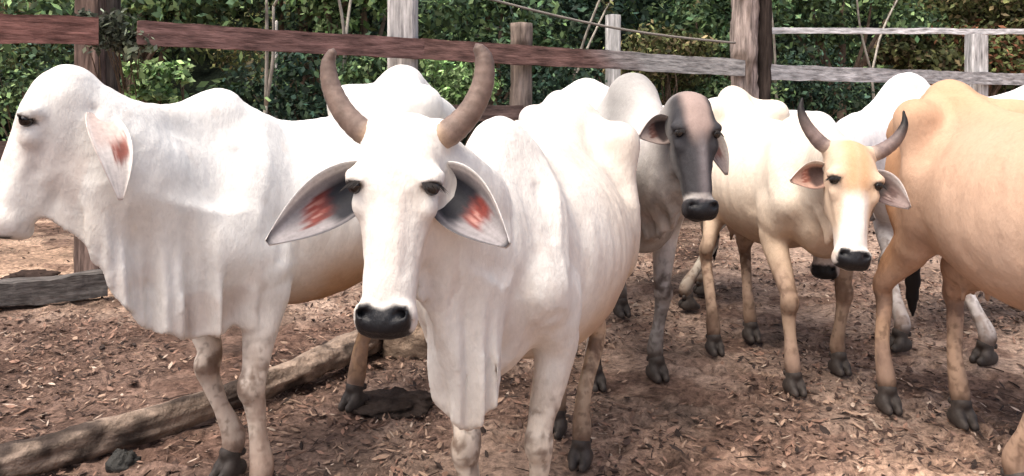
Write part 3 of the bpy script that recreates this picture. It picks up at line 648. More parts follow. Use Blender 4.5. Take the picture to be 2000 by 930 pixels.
def herd():
    # centre cow with thick upcurved horns
    wB = at(965, 240, 2.36)
    build_cow(dict(name='cow', label='white cow with thick brown upcurved horns, facing ahead in the middle of the herd',
        vox=.0075, scale=.95, dir=(-.33, -.94), withers=wB[:2], hump=(0, .02), hump_r=1.1, belly=.03, fat=1.05, rump=.075,
        poll=at(786, 236, 1.95), muzzle=at(752, 660, 1.80), face=(-.10, -1, .3), head_w=1.03,
        neck_mid=at(905, 430, 2.08),
        feet=[xyd(1040, 2.26), xyd(950, 2.14), xyd(1134, 2.93), xyd(1086, 3.20)],
        ears=[((.290, .02, -.300), (.0, 1, .12), .055, .042, PAL_RED, 1.3, (.088, -.055, -.122)), ((-.268, .03, -.292), (-.0, 1, .15), .057, .042, PAL_RED, 1.3, (-.088, -.055, -.122))],
        horns=[[(.075, -.045, -.03, .034), (.115, -.04, -.012, .031), (.160, -.03, .032, .028), (.192, -.02, .09, .024), (.203, -.01, .145, .019), (.192, .0, .178, .011)],
               [(-.075, -.045, -.03, .037), (-.115, -.04, -.012, .034), (-.160, -.03, .035, .030), (-.188, -.02, .10, .027), (-.190, -.01, .160, .023), (-.174, .0, .190, .014)]],
        horn_cols=((.50, .36, .25), (.21, .155, .13), (.14, .10, .085)),
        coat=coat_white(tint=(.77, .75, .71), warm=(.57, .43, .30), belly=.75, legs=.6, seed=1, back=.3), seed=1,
        dewlap=[dict(path=[at(838, 500, 1.95), at(862, 600, 2.00), at(880, 700, 2.05), at(925, 700, 2.12), at(972, 700, 2.22)],
                     zb=[.86, .68, .55, .535, .68], zt=[1.05, 1.0, .98, .95, .85], th=.026, amp=.016, lam=.085, k=.06, seed=1),
                dict(path=[at(862, 600, 2.06), at(885, 700, 2.02), at(925, 700, 2.02), at(962, 700, 2.06)], zb=[.60, .535, .515, .56], zt=[.95, .92, .9, .86], th=.020, amp=.012, lam=.05, k=.05, seed=4)],
        strokes=[([at(975, 690, 2.16), at(1005, 655, 2.12), at(1050, 640, 2.12), at(1095, 615, 2.18)], .012, .018), ([at(1040, 590, 2.10), at(1062, 600, 2.10)], -.014, .028), ([at(1030, 560, 2.1), at(1085, 640, 2.14)], -.006, .02),
                 ([at(905, 470, 2.0), at(890, 560, 2.0), at(900, 640, 2.02)], .007, .018), ([at(940, 430, 2.1), at(950, 520, 2.08), at(930, 620, 2.06)], .006, .016),
                 ([at(1110, 300, 2.5), at(1180, 380, 2.7), at(1235, 460, 2.9)], -.006, .03), ([at(1140, 320, 2.6), at(1195, 420, 2.75), at(1225, 540, 2.85)], .005, .03),
                 ([at(985, 330, 2.2), at(1000, 450, 2.12), at(960, 560, 2.08)], .008, .02),
                 ([at(1085, 300, 2.4), at(1105, 450, 2.25), at(1115, 560, 2.2)], -.008, .02)]))
    # left cow in profile
    wA = at(420, 172, 2.78)
    build_cow(dict(name='cow', label='white hornless cow at the left, head in profile, long pleated dewlap',
        vox=.0085, scale=1.01, dir=(-.52, -.855), withers=wA[:2], hump=(.02, .0), hump_r=.95, rump=.14,
        poll=at(120, 128, 2.33), muzzle=at(2, 462, 2.27), face=(-.87, -.45, .35), head_w=1.0, neck_w=1.15,
        neck_mid=at(255, 330, 2.42), neck_h=.84, occ=.018, crest=([at(425, 205, 2.78), at(350, 232, 2.66), at(265, 232, 2.48), at(190, 225, 2.38)], [.05, .05, .05, .04]),
        feet=[xyd(500, 2.62), xyd(446, 2.84), xyd(885, 3.70), xyd(690, 3.46)],
        ears=[((.06, -.03, -.25), (.3, 1, .1), .045, .02), ((-.195, -.250, -.310), (-1, -.45, .0), .043, .012, PAL_SOFT, .5, (-.080, -.130, -.095), dict(vc=.28, arch=.16))],
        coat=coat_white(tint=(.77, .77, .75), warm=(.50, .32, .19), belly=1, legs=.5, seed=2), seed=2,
        dewlap=[dict(path=[at(192, 420, 2.32), at(232, 500, 2.36), at(300, 560, 2.42), at(375, 600, 2.50), at(440, 620, 2.60), at(478, 600, 2.70)],
                     zb=[.87, .735, .64, .59, .58, .66], zt=[1.08, 1.05, 1.02, 1.0, .95, .9], th=.018, amp=.028, lam=.12, k=.07, seed=2),
                dict(path=[at(88, 400, 2.28), at(130, 430, 2.30), at(178, 440, 2.34)], zb=[1.0, .955, .925], zt=[1.12, 1.12, 1.1], th=.010, amp=.004, lam=.16, k=.06)],
        strokes=[([at(370, 560, 2.45), at(420, 590, 2.46), at(460, 600, 2.5), at(475, 640, 2.52)], .016, .02), ([at(430, 480, 2.45), at(475, 530, 2.48), at(490, 575, 2.5)], .010, .014),
                 ([at(545, 240, 2.75), at(560, 350, 2.75), at(550, 500, 2.7)], .012, .03), ([at(235, 470, 2.3), at(330, 500, 2.34), at(450, 555, 2.42)], .009, .022),
                 ([at(345, 250, 2.5), at(400, 330, 2.45), at(420, 450, 2.42)], .008, .03),
                 ([at(480, 240, 2.6), at(500, 400, 2.5), at(480, 520, 2.45)], -.010, .03),
                 ([at(290, 220, 2.42), at(300, 280, 2.36)], .004, .01), ([at(320, 220, 2.44), at(328, 270, 2.4)], .004, .01)]))
    # dark-faced cow
    wD = at(1238, 172, 3.85)
    build_cow(dict(name='cow', label='pale grey hornless cow with a dark sooty face and pink forehead',
        vox=.011, scale=1.03, dir=(.28, -.96), withers=wD[:2], hump=(.02, .045), hump_r=1.35, neck_w=1.1,
        poll=at(1352, 186, 3.30), muzzle=at(1368, 430, 3.14), face=(.12, -1, .33), head_w=.86,
        neck_mid=at(1290, 330, 3.50),
        feet=[xyd(1284, 3.80), xyd(1162, 3.68), xyd(1215, 4.85), xyd(1120, 4.9)],
        ears=[((.215, -.02, -.175), (.15, 1, -.1), .050, .03, PAL_BROWN, .8), ((-.135, -.04, -.31), (-.5, 1, 0), .048, .026, PAL_BROWN, .5)],
        coat=coat_grey, seed=3,
        dewlap=[dict(path=[at(1352, 400, 3.34), at(1315, 450, 3.44), at(1278, 500, 3.56), at(1255, 500, 3.68)], zb=[.98, .78, .70, .72], zt=[1.15, 1.12, 1.08, 1.0], th=.022, amp=.016, lam=.08, k=.06)]))
    # horned tan-faced cow
    wE = at(1590, 200, 3.90)
    build_cow(dict(name='cow', label='cream cow with slim black-tipped horns, orange forehead and white blaze',
        vox=.010, scale=.97, dir=(.13, -.99), withers=wE[:2], hump=(0, -.04), hump_r=.8, rump=.105, fat=1.08,
        poll=at(1668, 282, 3.12), muzzle=at(1662, 527, 2.96), face=(-.05, -1, .33), head_w=.96,
        neck_mid=at(1625, 330, 3.55),
        feet=[xyd(1640, 3.88), xyd(1552, 3.62), xyd(1468, 4.38), xyd(1396, 4.16)],
        ears=[((.235, -.01, -.185), (.05, 1, -.05), .046, .03, PAL_PINK, .8), ((-.215, .0, -.225), (-.1, 1, .1), .054, .042, PAL_GREY, 1.2)],
        horns=[[(.08, -.045, -.02, .031), (.125, -.04, .005, .030), (.178, -.03, .06, .024), (.208, -.02, .12, .015), (.208, -.01, .17, .004)],
               [(-.08, -.045, -.02, .031), (-.125, -.04, .005, .030), (-.175, -.03, .055, .024), (-.203, -.02, .12, .015), (-.196, -.01, .175, .004)]],
        horn_cols=((.45, .36, .30), (.20, .15, .14), (.012, .01, .01)), horn_fade=(.35, .8),
        coat=coat_horned_tan, seed=5,
        dewlap=[dict(path=[at(1655, 420, 3.36), at(1640, 480, 3.48), at(1618, 500, 3.6)], zb=[.95, .76, .66], zt=[1.1, 1.05, 1.0], th=.018, amp=.012, lam=.08, k=.06)]))
    # tan cow, right edge
    build_cow(dict(name='cow', label='tan orange cow cut off by the right edge, only flank and legs showing',
        vox=.009, scale=1.03, dir=(.01, -1), withers=(1.925, 2.48), hump=(0, 0), hump_r=1.0, fat=.97,
        poll=(2.12, 1.78, 1.40), muzzle=(2.30, 1.55, .98), face=(.6, -1, .5),
        feet=[(2.0, 2.50), (1.68, 2.66), xyd(1880, 3.28), xyd(1735, 3.43)],
        ears=[((.24, .0, -.2), (.0, 1, .1), .055, .03), ((-.24, .0, -.2), (-.0, 1, .1), .055, .03)],
        coat=coat_tan, seed=7, ribs=.0006, rump=.05,
        dewlap=[dict(path=[(2.03, 1.98), (1.95, 2.12), (1.87, 2.3)], zb=[1.0, .78, .66], zt=[1.15, 1.1, 1.0], th=.018, amp=.014, lam=.09, k=.06)]))
    # white cow behind the horned one
    build_cow(dict(name='cow', label='bright white cow behind the slim-horned cow, high pointed hump, head lowered to the ground',
        vox=.012, scale=1.06, dir=(-.93, -.36), withers=at(1760, 150, 4.55)[:2], hump=(0, .045), hump_r=1.05,
        poll=at(1612, 345, 4.0), muzzle=at(1612, 545, 3.92), face=(-.6, -.9, .25),
        neck_mid=at(1655, 300, 4.25),
        feet=[(2.36, 4.02), (2.03, 4.22), (3.25, 4.72), (3.2, 5.1)],
        ears=[((.22, -.02, -.2), (.0, 1, .1), .05, .03), ((-.22, -.02, -.2), (-.0, 1, .1), .05, .03)],
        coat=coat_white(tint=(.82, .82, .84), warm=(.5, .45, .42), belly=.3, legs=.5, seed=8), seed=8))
    # white cow at the back
    build_cow(dict(name='cow', label='white cow farthest back, standing sideways behind the dark-faced cow',
        vox=.012, scale=1.01, rump=.10, dir=(.95, .25), withers=xyd(1420, 5.5), hump=(0, -.03), hump_r=.8,
        poll=(2.15, 5.6, 1.2), muzzle=(2.35, 5.6, .75), face=(1, .0, .4),
        feet=[xyd(1372, 5.35), xyd(1345, 5.0), xyd(1130, 5.3), xyd(1100, 5.0)],
        ears=[((.22, -.02, -.2), (.0, 1, .1), .05, .03), ((-.22, -.02, -.2), (-.0, 1, .1), .05, .03)],
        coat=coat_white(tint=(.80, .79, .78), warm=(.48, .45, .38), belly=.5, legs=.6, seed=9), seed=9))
#HERD
herd()

# ------------------------------------------------------------------ ground
PITS = np.random.default_rng(9).random((420, 3))
def gheight(X, Y):
    P = np.stack([X, Y, X*0], -1)
    Z = .05*(fbm(P, .7, 5)-.5)+.030*(fbm(P, 4, 8)-.5)+.022*(fbm(P, 11, 18)-.5)-.02
    Z = Z+.012*(1-np.abs(2*noise(P, 9, 23)-1))*ss(.4, .7, noise(P, 1.1, 24))
    return Z
def ground():
    n = 800; ny = 620; xs = np.linspace(-6, 8, n); ys = .5+12.5*np.linspace(0, 1, ny)**1.35; X, Y = np.meshgrid(xs, ys, indexing='ij')
    Z = gheight(X, Y)
    for a_, b_, c_ in PITS:      # hoof prints trodden into the dirt
        d = 1.8+b_*4.5; x = (a_-.5)*1.5*d; i0 = np.searchsorted(xs, x-.15); i1 = np.searchsorted(xs, x+.15); j0 = np.searchsorted(ys, d-.15); j1 = np.searchsorted(ys, d+.15)
        q = np.hypot((X[i0:i1, j0:j1]-x), (Y[i0:i1, j0:j1]-d)*(.8+.5*c_))/(.045+.02*c_)
        Z[i0:i1, j0:j1] += -.022*np.exp(-q**4)+.012*np.exp(-((q-1.35)/.35)**2)
    V = np.stack([X, Y, Z], -1).reshape(-1, 3); I, J = np.meshgrid(np.arange(n-1), np.arange(ny-1), indexing='ij'); a = (I*ny+J).ravel()
    Q = np.column_stack([a, a+ny, a+ny+1, a+1])
    # skirt to the horizon
    bw = [(-200, -100, -.1), (200, -100, -.1), (200, 300, -.1), (-200, 300, -.1)]
    V = np.vstack([V, bw]); k = len(V)-4; c = [0, (n-1)*ny, (n-1)*ny+ny-1, ny-1]
    Q = np.vstack([Q, [(k, k+1, c[1], c[0]), (k+1, k+2, c[2], c[1]), (k+2, k+3, c[3], c[2]), (k+3, k, c[0], c[3])]])
    WX, WY = V[:, 0], V[:, 1]; g0 = np.ones((len(V), 3)); nn = .8*(fbm(V*np.array([1, 1, 0]), 1.4, 77)-.5); n5 = fbm(V*np.array([1, 1, 0]), 3.2, 78)
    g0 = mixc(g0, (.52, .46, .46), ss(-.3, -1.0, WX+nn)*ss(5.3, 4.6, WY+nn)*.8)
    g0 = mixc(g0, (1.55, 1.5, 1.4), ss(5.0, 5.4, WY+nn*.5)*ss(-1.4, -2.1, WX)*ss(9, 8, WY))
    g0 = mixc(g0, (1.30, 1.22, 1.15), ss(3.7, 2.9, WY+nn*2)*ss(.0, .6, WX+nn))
    g0 = mixc(g0, (.50, .43, .42), ss(.52, .66, n5)*.75)
    m = bpy.data.materials.new('dirt'); m.use_nodes = True; nt = m.node_tree; N = nt.nodes; L = nt.links; b = N['Principled BSDF']
    b.inputs['Roughness'].default_value = .95; b.inputs['Specular IOR Level'].default_value = .1
    tc = N.new('ShaderNodeTexCoord')
    n1 = N.new('ShaderNodeTexNoise'); n1.inputs['Scale'].default_value = 1.1; n1.inputs['Detail'].default_value = 7; n1.inputs['Roughness'].default_value = .7
    n2 = N.new('ShaderNodeTexNoise'); n2.inputs['Scale'].default_value = 30; n2.inputs['Detail'].default_value = 8; n2.inputs['Roughness'].default_value = .75
    for q in (n1, n2): L.new(tc.outputs['Object'], q.inputs[0])
    r1 = N.new('ShaderNodeValToRGB'); e = r1.color_ramp.elements; e[0].position = .36; e[0].color = (.15, .118, .104, 1); e[1].position = .62; e[1].color = (.60, .47, .40, 1)
    el = e.new(.48); el.color = (.37, .28, .235, 1)
    r2 = N.new('ShaderNodeValToRGB'); e = r2.color_ramp.elements; e[0].position = .36; e[0].color = (.35, .33, .32, 1); e[1].position = .66; e[1].color = (1.35, 1.28, 1.2, 1)
    mx = N.new('ShaderNodeMix'); mx.data_type = 'RGBA'; mx.blend_type = 'MULTIPLY'; mx.inputs[0].default_value = 1
    L.new(n1.outputs[0], r1.inputs[0]); L.new(n2.outputs[0], r2.inputs[0]); L.new(r1.outputs[0], mx.inputs[6]); L.new(r2.outputs[0], mx.inputs[7]); at_ = N.new('ShaderNodeAttribute'); at_.attribute_name = 'Col'; m2 = N.new('ShaderNodeMix'); m2.data_type = 'RGBA'; m2.blend_type = 'MULTIPLY'; m2.inputs[0].default_value = 1; m2.clamp_result = False
    L.new(mx.outputs[2], m2.inputs[6]); L.new(at_.outputs['Color'], m2.inputs[7]); L.new(m2.outputs[2], b.inputs['Base Color'])
    bp = N.new('ShaderNodeBump'); bp.inputs['Strength'].default_value = 1; bp.inputs['Distance'].default_value = .03; L.new(n2.outputs[0], bp.inputs['Height']); L.new(bp.outputs[0], b.inputs['Normal'])
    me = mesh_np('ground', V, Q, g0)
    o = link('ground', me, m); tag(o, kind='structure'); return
def gz(P):
    P = np.asarray(P, float).reshape(-1, 2); return gheight(P[:, 0], P[:, 1])
ground()

def litter():
    rg = np.random.default_rng(4); N = 90000
    d = 1.9+rg.random(N)**.8*8; x = (rg.random(N)*1.6-.8)*d
    den = fbm(np.column_stack([x, d, d*0]), 1.3, 21); keep = rg.random(N) < ss(.40, .66, den+.12*ss(2.6, 3.6, d)+.10*(x < -.3))*(1-.85*ss(4.8, 5.2, d)*ss(-1.2, -2, x))
    x, d = x[keep], d[keep]; N = len(x)
    L = .006+.020*rg.random(N)**2; big = rg.random(N) < .03; L[big] *= 1.9; W = L*(.14+.42*rg.random(N)**1.6)
    a = rg.random(N)*6.283; tilt = (rg.random(N)-.5)*1.1; roll = (rg.random(N)-.5)*1.0
    ca, sa = np.cos(a), np.sin(a); ax = np.column_stack([ca*np.cos(tilt), sa*np.cos(tilt), np.sin(tilt)])
    bx = np.column_stack([-sa*np.cos(roll), ca*np.cos(roll), np.sin(roll)]); up = np.cross(ax, bx)
    z = gz(np.column_stack([x, d]))+.006+.012*rg.random(N)
    c = np.column_stack([x, d, z]); L, W = L[:, None], W[:, None]; cu = (rg.random((N, 1))-.3)*.5*W
    V = np.stack([c-ax*L, c-ax*L*.2+bx*W-up*cu, c+ax*L*.5+bx*W*.8-up*cu, c+ax*L*1.1, c+ax*L*.4-bx*W-up*cu, c-ax*L*.3-bx*W*.9-up*cu], 1).reshape(-1, 3)
    i = np.arange(N)*6; Q = np.vstack([np.column_stack([i, i+1, i+2, i+3]), np.column_stack([i, i+3, i+4, i+5])])
    pal = np.array([(.34, .24, .18), (.20, .13, .10), (.075, .05, .042), (.46, .37, .30), (.26, .16, .12), (.04, .03, .027), (.56, .49, .43)])
    k = rg.choice(7, N, p=[.19, .2, .25, .05, .16, .15, 0]); cc = np.repeat(pal[k]*(.7+.6*rg.random((N, 1))), 6, 0)
    o = link('leaf_litter', mesh_np('leaf_litter', V, Q, cc, smooth=False), M_LITTER); tag(o, 'dry brown leaves and wood chips trodden into the corral dirt', 'leaf litter', kind='stuff')
    # twigs
    N = 900; d = 2.2+rg.random(N)*6; x = (rg.random(N)*1.5-.75)*d; V = []; Q = []; cs = []
    for i in range(N):
        a = rg.random()*6.28; l = .03+.08*rg.random()**2; r = .0015+.003*rg.random(); z = float(gz([(x[i], d[i])])[0])+.008
        p = np.array([x[i], d[i], z]); v = np.array([math.cos(a), math.sin(a), .25*(rg.random()-.3)])*l
        w_, q, _ = tube_mesh([p, p+v*.5+np.array([0, 0, .003]), p+v], [r, r, r*.6], 4, 2); n = len(V); V += list(w_); Q += [tuple(int(t)+n for t in f) for f in q]
        cs += [pal[[1, 2, 4, 5, 0][rg.integers(0, 5)]]*(.5+.5*rg.random())]*len(w_)
    o = link('twigs', poly_mesh('twigs', V, Q, np.array(cs), False), M_LITTER); tag(o, 'thin broken twigs scattered among the dry leaves', 'twigs', kind='stuff')
litter()

# ------------------------------------------------------------------ timber
def plank(name, a, b, hgt, th, col, seed=0, rough=.006, parent=None, n=60, col2=None, split=None, wander=.0):
    """sawn rail from a to b, uneven edges"""
    a, b = np.asarray(a, float), np.asarray(b, float); ax = unit(b-a); sd = unit(np.cross(ax, (0, 0, 1))); up = np.cross(sd, ax)
    prof = []
    for i in range(7): prof.append((-.5, -.5+i/6))
    for i in range(1, 4): prof.append((-.5+i/3, .5))
    for i in range(1, 7): prof.append((.5, .5-i/6))
    for i in range(1, 3): prof.append((.5-i/3, -.5))
    m = len(prof); V = []; t = np.linspace(0, 1, n)
    for i in range(n):
        for (u, v) in prof:
            p = a+(b-a)*t[i]; q = p+sd*u*th+up*v*hgt
            V.append(q)
    V = np.array(V); nn = (fbm(V, 5, seed)-.5)*2; n3 = fbm(V, 22, seed+2)-.5
    V += up*(nn*rough*2)[:, None]+sd*(n3*rough*1.5)[:, None]+up*(n3*rough)[:, None]
    Q = []
    for i in range(n-1):
        for j in range(m):
            A, B = i*m+j, i*m+(j+1) % m; Q.append((A, B, B+m, A+m))
    k = len(V); V = np.vstack([V, [a, b]])
    for j in range(m): Q.append((k, (j+1) % m, j, j)); B = (n-1)*m; Q.append((k+1, B+j, B+(j+1) % m, B+(j+1) % m))
    cols = timber_cols(V, ax, col, seed, col2, split, a, b)
    from mathutils import Matrix
    M = np.eye(4); M[:3, 0] = ax; M[:3, 1] = -sd; M[:3, 2] = up; M[:3, 3] = a
    V = (V-a)@M[:3, :3]
    o = link(name, poly_mesh(name, V, Q, cols, False), M_WOOD, parent); o.matrix_world = Matrix(M.tolist()); return o
def timber_cols(V, ax, col, seed, col2=None, split=None, a=None, b=None):
    al = V@ax; S = V-np.outer(al, ax)*.88
    g = fbm(S, 38, seed); g2 = fbm(V, 4, seed+5); c = np.ones((len(V), 3))*np.array(col)
    if col2 is not None:
        t = (al-a@ax)/((b-a)@ax); c = mixc(c, col2, ss(split-.12, split+.12, t+.25*(g2-.5)))
    return c*(.75+.5*g)[:, None]*(.75+.5*g2)[:, None]
def post(name, x, y, z0, z1, r, col, seed=0, square=False, label=None, mat_=None, lean=0, rough=.06, col2=None, loc_parts=None, rx=None, knots=0):
    seg = 28; n = 50; V = []; zz = np.linspace(z0, z1, n)
    for i, z in enumerate(zz):
        for j in range(seg):
            a = 2*math.pi*j/seg; ca, sa = math.cos(a), math.sin(a)
            k = 1.0 if not square else 1/max(abs(ca), abs(sa))*.93
            V.append((r*k*ca+lean*(z-z0), (rx or r)*k*sa, z))
    V = np.array(V); P = V*np.array([1, 1, .16])+np.array([x, y, 0])
    nn = fbm(P, 3/r*.35, seed); n2 = fbm(P, 60, seed+4)
    sc = 1+rough*4*(nn-.5)+rough*2.0*(n2-.5)
    V[:, 0] = (V[:, 0]-lean*(V[:, 2]-z0))*sc+lean*(V[:, 2]-z0); V[:, 1] *= sc
    Q = []
    for i in range(n-1):
        for j in range(seg): a, b = i*seg+j, i*seg+(j+1) % seg; Q.append((a, b, b+seg, a+seg))
    V = np.vstack([V, [(lean*(z1-z0), 0, z1+.01), (0, 0, z0)]]); k = n*seg
    for j in range(seg): Q.append((k, (n-1)*seg+j, (n-1)*seg+(j+1) % seg, (n-1)*seg+(j+1) % seg)); Q.append((k+1, (j+1) % seg, j, j))
    g = fbm(np.vstack([P, P[:2]])*1.0, 55, seed+9); g2 = fbm(V, 5, seed+3); c = np.ones((len(V), 3))*np.array(col)
    if col2 is not None: c = mixc(c, col2, ss(.5, .62, g2))
    c = c*(.45+1.1*g)[:, None]
    o = link(name, poly_mesh(name, V, Q, c, not square), mat_ or M_POST, None, (x, y, 0)); return o

def fence():
    RED, GREY, BRN = (.20, .098, .085), (.36, .34, .33), (.16, .115, .095)
    grp = 'rails of the corral fence'
    def fd(u): return 6.1/(1-.61*(u-1000)/FPX)*1.0     # distance of the fence line along a column of the photo
    def rail(u0, v0, u1, v1, h, col, label, seed, off=0, th=.045, col2=None, split=.5, name='fence_rail', cat='rail', cap=None):
        d0, d1 = 4.95 if u0 < -50 else fd(u0), fd(u1)
        o = plank(name, at(u0, v0, fd(u0)+off), at(u1, v1, fd(u1)+off), h, th, col, seed, col2=col2, split=split)
        tag(o, label, cat, grp); return o
    rail(-160, 48, 192, 62, .16, (.22, .11, .095), 'red-brown top rail at the far left, ending at the leafy brown post', 1)
    rail(268, 64, 826, 96, .140, (.20, .115, .105), 'dull red top rail between the leafy post and the broad pale post', 2, off=.0)
    rail(822, 96, 1452, 133, .150, (.20, .115, .10), 'top rail right of the broad pale post, red-brown turning to worn grey', 3, off=.0, col2=(.42, .41, .40), split=.52)
    rail(1500, 141, 2250, 163, .145, (.52, .52, .53), 'pale grey top rail running right from the old log post', 4)
    rail(700, 218, 1040, 222, .12, (.17, .115, .10), 'dark red lower rail seen between the right horn and the broad pale post', 5, off=.1)
    rail(-160, 300, 260, 290, .12, (.16, .11, .09), 'dark lower rail behind the neck of the left cow', 6, off=.1)
    # thin upper rail, a handrail-like pole at the right
    o = plank('upper_rail', at(1505, 60, 7.9), at(2250, 63, 9.5), .06, .05, (.75, .76, .78), 7); tag(o, 'thin whitish upper rail above the grey rail, right of the log post', 'rail')
    # posts
    pg = 'posts of the corral fence'
    def P(u, off, z1, r, col, label, seed, **k):
        k.pop('lean', 0)
        d = fd(u)+off; X = (u-1000)/FPX*d; o = post('fence_post', X, d, -.1, z1, r, col, seed, **k); tag(o, label, 'post', pg); return o
    P(178, 1.0, 2.9, .092, (.19, .135, .115), 'brown weathered post at the left, rising through leafy branches', 11, square=True, col2=(.22, .16, .14), lean=-.0001)
    P(212, 1.05, 2.9, .065, (.10, .085, .075), 'slim dark post touching the right side of the leafy brown post', 12, square=True)
    P(787, .17, 2.9, .108, (.54, .53, .53), 'broad pale grey square post behind the left cow, taller than the picture', 13, square=True, rough=.02)
    P(1017, .16, 1.88, .088, (.27, .22, .19), 'rough bark post with a broken top, right of the right horn', 14, col2=(.12, .085, .07), rough=.14)
    P(1197, .9, 2.05, .07, (.56, .56, .56), 'narrow whitish post beyond the fence, with a squared top', 15, square=True, rough=.02)
    P(1455, .12, 3.0, .125, (.40, .33, .30), 'thick old log post, peeling and pinkish grey, at the rail joint', 16, rough=.24, col2=(.17, .13, .11))
    o = P(1492, .05, 2.6, .075, (.055, .042, .036), 'rotten blackened stump lashed to the right side of the old log post', 17, rough=.2)
    P(1907, .25, 2.03, .105, (.56, .56, .57), 'pale square post under the thin upper rail, far right', 18, square=True, rough=.02)
    P(540, 1.2, 1.9, .012, (.5, .48, .45), 'thin pale stake in front of the dark bushes', 19)
    # cable
    a, b = at(940, -6, 6.6), at(1436, 84, 7.35); pts = [a+(b-a)*t-np.array([0, 0, .06*math.sin(math.pi*t)]) for t in np.linspace(0, 1, 9)]
    V, Q, t = tube_mesh(pts, [.011]*9, 6, 4); o = link('fence_cable', poly_mesh('fence_cable', V, Q), M_WIRE); tag(o, 'thick wire sloping down to the old log post', 'wire')
    a, b = at(1520, 45, 7.9), at(2150, 12, 9.0); V, Q, t = tube_mesh([a, (a+b)/2, b], [.004]*3, 5, 4)
    # boards and log on the ground
    d0 = 5.2
    a, b = at(-140, 600, 4.9), at(210, 572, 5.35); a[2] = .07; b[2] = .08
    o = plank('ground_beam', a, b, .15, .12, (.125, .115, .11), 21, rough=.012); tag(o, 'dark grey squared timber lying on the ground at the left, behind the dewlap', 'beam')
    pts = [(-2.2, 2.58, .05), (-1.83, 2.82, .05), (-1.50, 3.08, .055), (-1.22, 3.40, .055), (-1.0, 3.72, .06), (-.82, 4.05, .06), (-.66, 4.4, .055)]
    V, Q, t = tube_mesh(pts, [.065, .068, .060, .055, .060, .072, .07], 40, 22)
    n = fbm(V*np.array([1, 1, 1]), 5, 3)-.5; n2 = fbm(V, 18, 6)-.5; c0 = np.array(resample(pts, 22)); idx = np.minimum(np.arange(len(V))//40, len(c0)-1); ctr = c0[idx]
    ax = unit(np.array([1.4, 1.6, 0])); S = V-np.outer(V@ax, ax)*.93; V = ctr+(V-ctr)*(1+.30*n+.12*n2+.9*(fbm(S, 16, 31)-.5)+.5*(fbm(S, 50, 32)-.5))[:, None]; gr = fbm(S, 45, 7)
    cc = mixc(np.ones((len(V), 3))*np.array((.30, .235, .19)), (.07, .055, .048), ss(.45, .56, fbm(V, 6, 12)))*(.4+1.15*gr)[:, None]
    o = link('fallen_log', poly_mesh('fallen_log', V, Q, cc), M_BARK); tag(o, 'long fallen log lying diagonally on the ground past the legs of the left cow', 'log')
    # loose branches at the leafy post
    # dung and clods
    def clod(c, r, col, label, cat, name, seed, flat=.4, n=20):
        U = []; 
        th = np.linspace(0, math.pi, n); phs = np.linspace(0, 2*math.pi, 2*n, endpoint=False)
        for t_ in th:
            for p_ in phs: U.append((math.sin(t_)*math.cos(p_), math.sin(t_)*math.sin(p_), math.cos(t_)))
        U = np.array(U); rr = 1+.9*(fbm(U+seed, 2.2, seed)-.5)+.7*(fbm(U+seed, 6, seed)-.5)
        V = U*rr[:, None]*np.array([r[0], r[1], r[2]])+np.array(c); Q = []
        m = 2*n
        for i in range(n-1):
            for j in range(m): a_ = i*m+j; b_ = i*m+(j+1) % m; Q.append((a_, a_+m, b_+m, b_))
        cc = np.ones((len(V), 3))*np.array(col)*(.5+fbm(V, 30, seed))[:, None]
        me = mesh_np(name, V, Q, cc); o = link(name, me, M_BARK); tag(o, label, cat); return o
    x, y = xy(765, 790); clod((x, y, .0), (.17, .12, .04), (.055, .042, .036), 'dark heap of dung on the ground below the muzzle of the centre cow', 'dung', 'dung_heap', 3)
    x, y = xy(240, 905); clod((x, y, .0), (.05, .04, .045), (.05, .05, .048), 'small dark stone in front of the fallen log', 'stone', 'stone', 5)
    x, y = xy(60, 540); clod((x, y, .0), (.17, .12, .035), (.05, .035, .03), 'dark clod of dung on the sandy ground at the far left', 'dung', 'dung_heap', 7)
    x, y = xy(790, 725); clod((x+.02, y+.35, .05), (.19, .10, .19), (.33, .25, .19), 'pale rotten tree stump on the ground behind the centre cow', 'stump', 'tree_stump', 9)
fence()

# ------------------------------------------------------------------ plants
def leaves(center, rad, n, size, pal, seed, shell=.5, clumps=14, flat=1.0, droop=.2, long=1.9):
    rg = np.random.default_rng(seed); center = np.array(center, float); rad = np.array(rad, float)
    cd = rg.normal(size=(clumps, 3)); cd /= np.linalg.norm(cd, axis=1)[:, None]; cc = cd*(rg.random((clumps, 1))**.45)*.82
    cr = .22+.26*rg.random(clumps); k = rg.integers(0, clumps, n)
    v = rg.normal(size=(n, 3)); v /= np.linalg.norm(v, axis=1)[:, None]; rr = (shell+(1-shell)*rg.random((n, 1)))*(1+.18*rg.normal(size=(n, 1)))
    p = center+(cc[k]+v*rr*cr[k][:, None])*rad; p[:, 2] = np.maximum(p[:, 2], .03)
    nrm = v*.7+rg.normal(size=(n, 3))*.55+np.array([0, -.15, .55]); nrm /= np.linalg.norm(nrm, axis=1)[:, None]
    ax = rg.normal(size=(n, 3))+np.array([0, 0, -droop*3]); ax -= nrm*(ax*nrm).sum(1)[:, None]; ax /= np.linalg.norm(ax, axis=1)[:, None]; bx = np.cross(nrm, ax)
    L = size*(.6+.8*rg.random((n, 1))); W = L/long*(.8+.4*rg.random((n, 1)))
    V = np.stack([p-ax*L*.5, p+bx*W*.5-nrm*W*.12, p+ax*L*.5-nrm*L*.15, p-bx*W*.5-nrm*W*.12], 1).reshape(-1, 3)
    Q = (np.arange(n)*4)[:, None]+np.arange(4)
    pal = np.array(pal); shade = .65+.7*rg.random(clumps)
    c = pal[rg.integers(0, len(pal), n)]*(.30+1.0*rg.random((n, 1))+2.0*(rg.random((n, 1)) < .12))*shade[k][:, None]  # some leaves far brighter: leaf highlights painted into the colour
    return V, Q, np.repeat(c, 4, 0), cc*rad+center
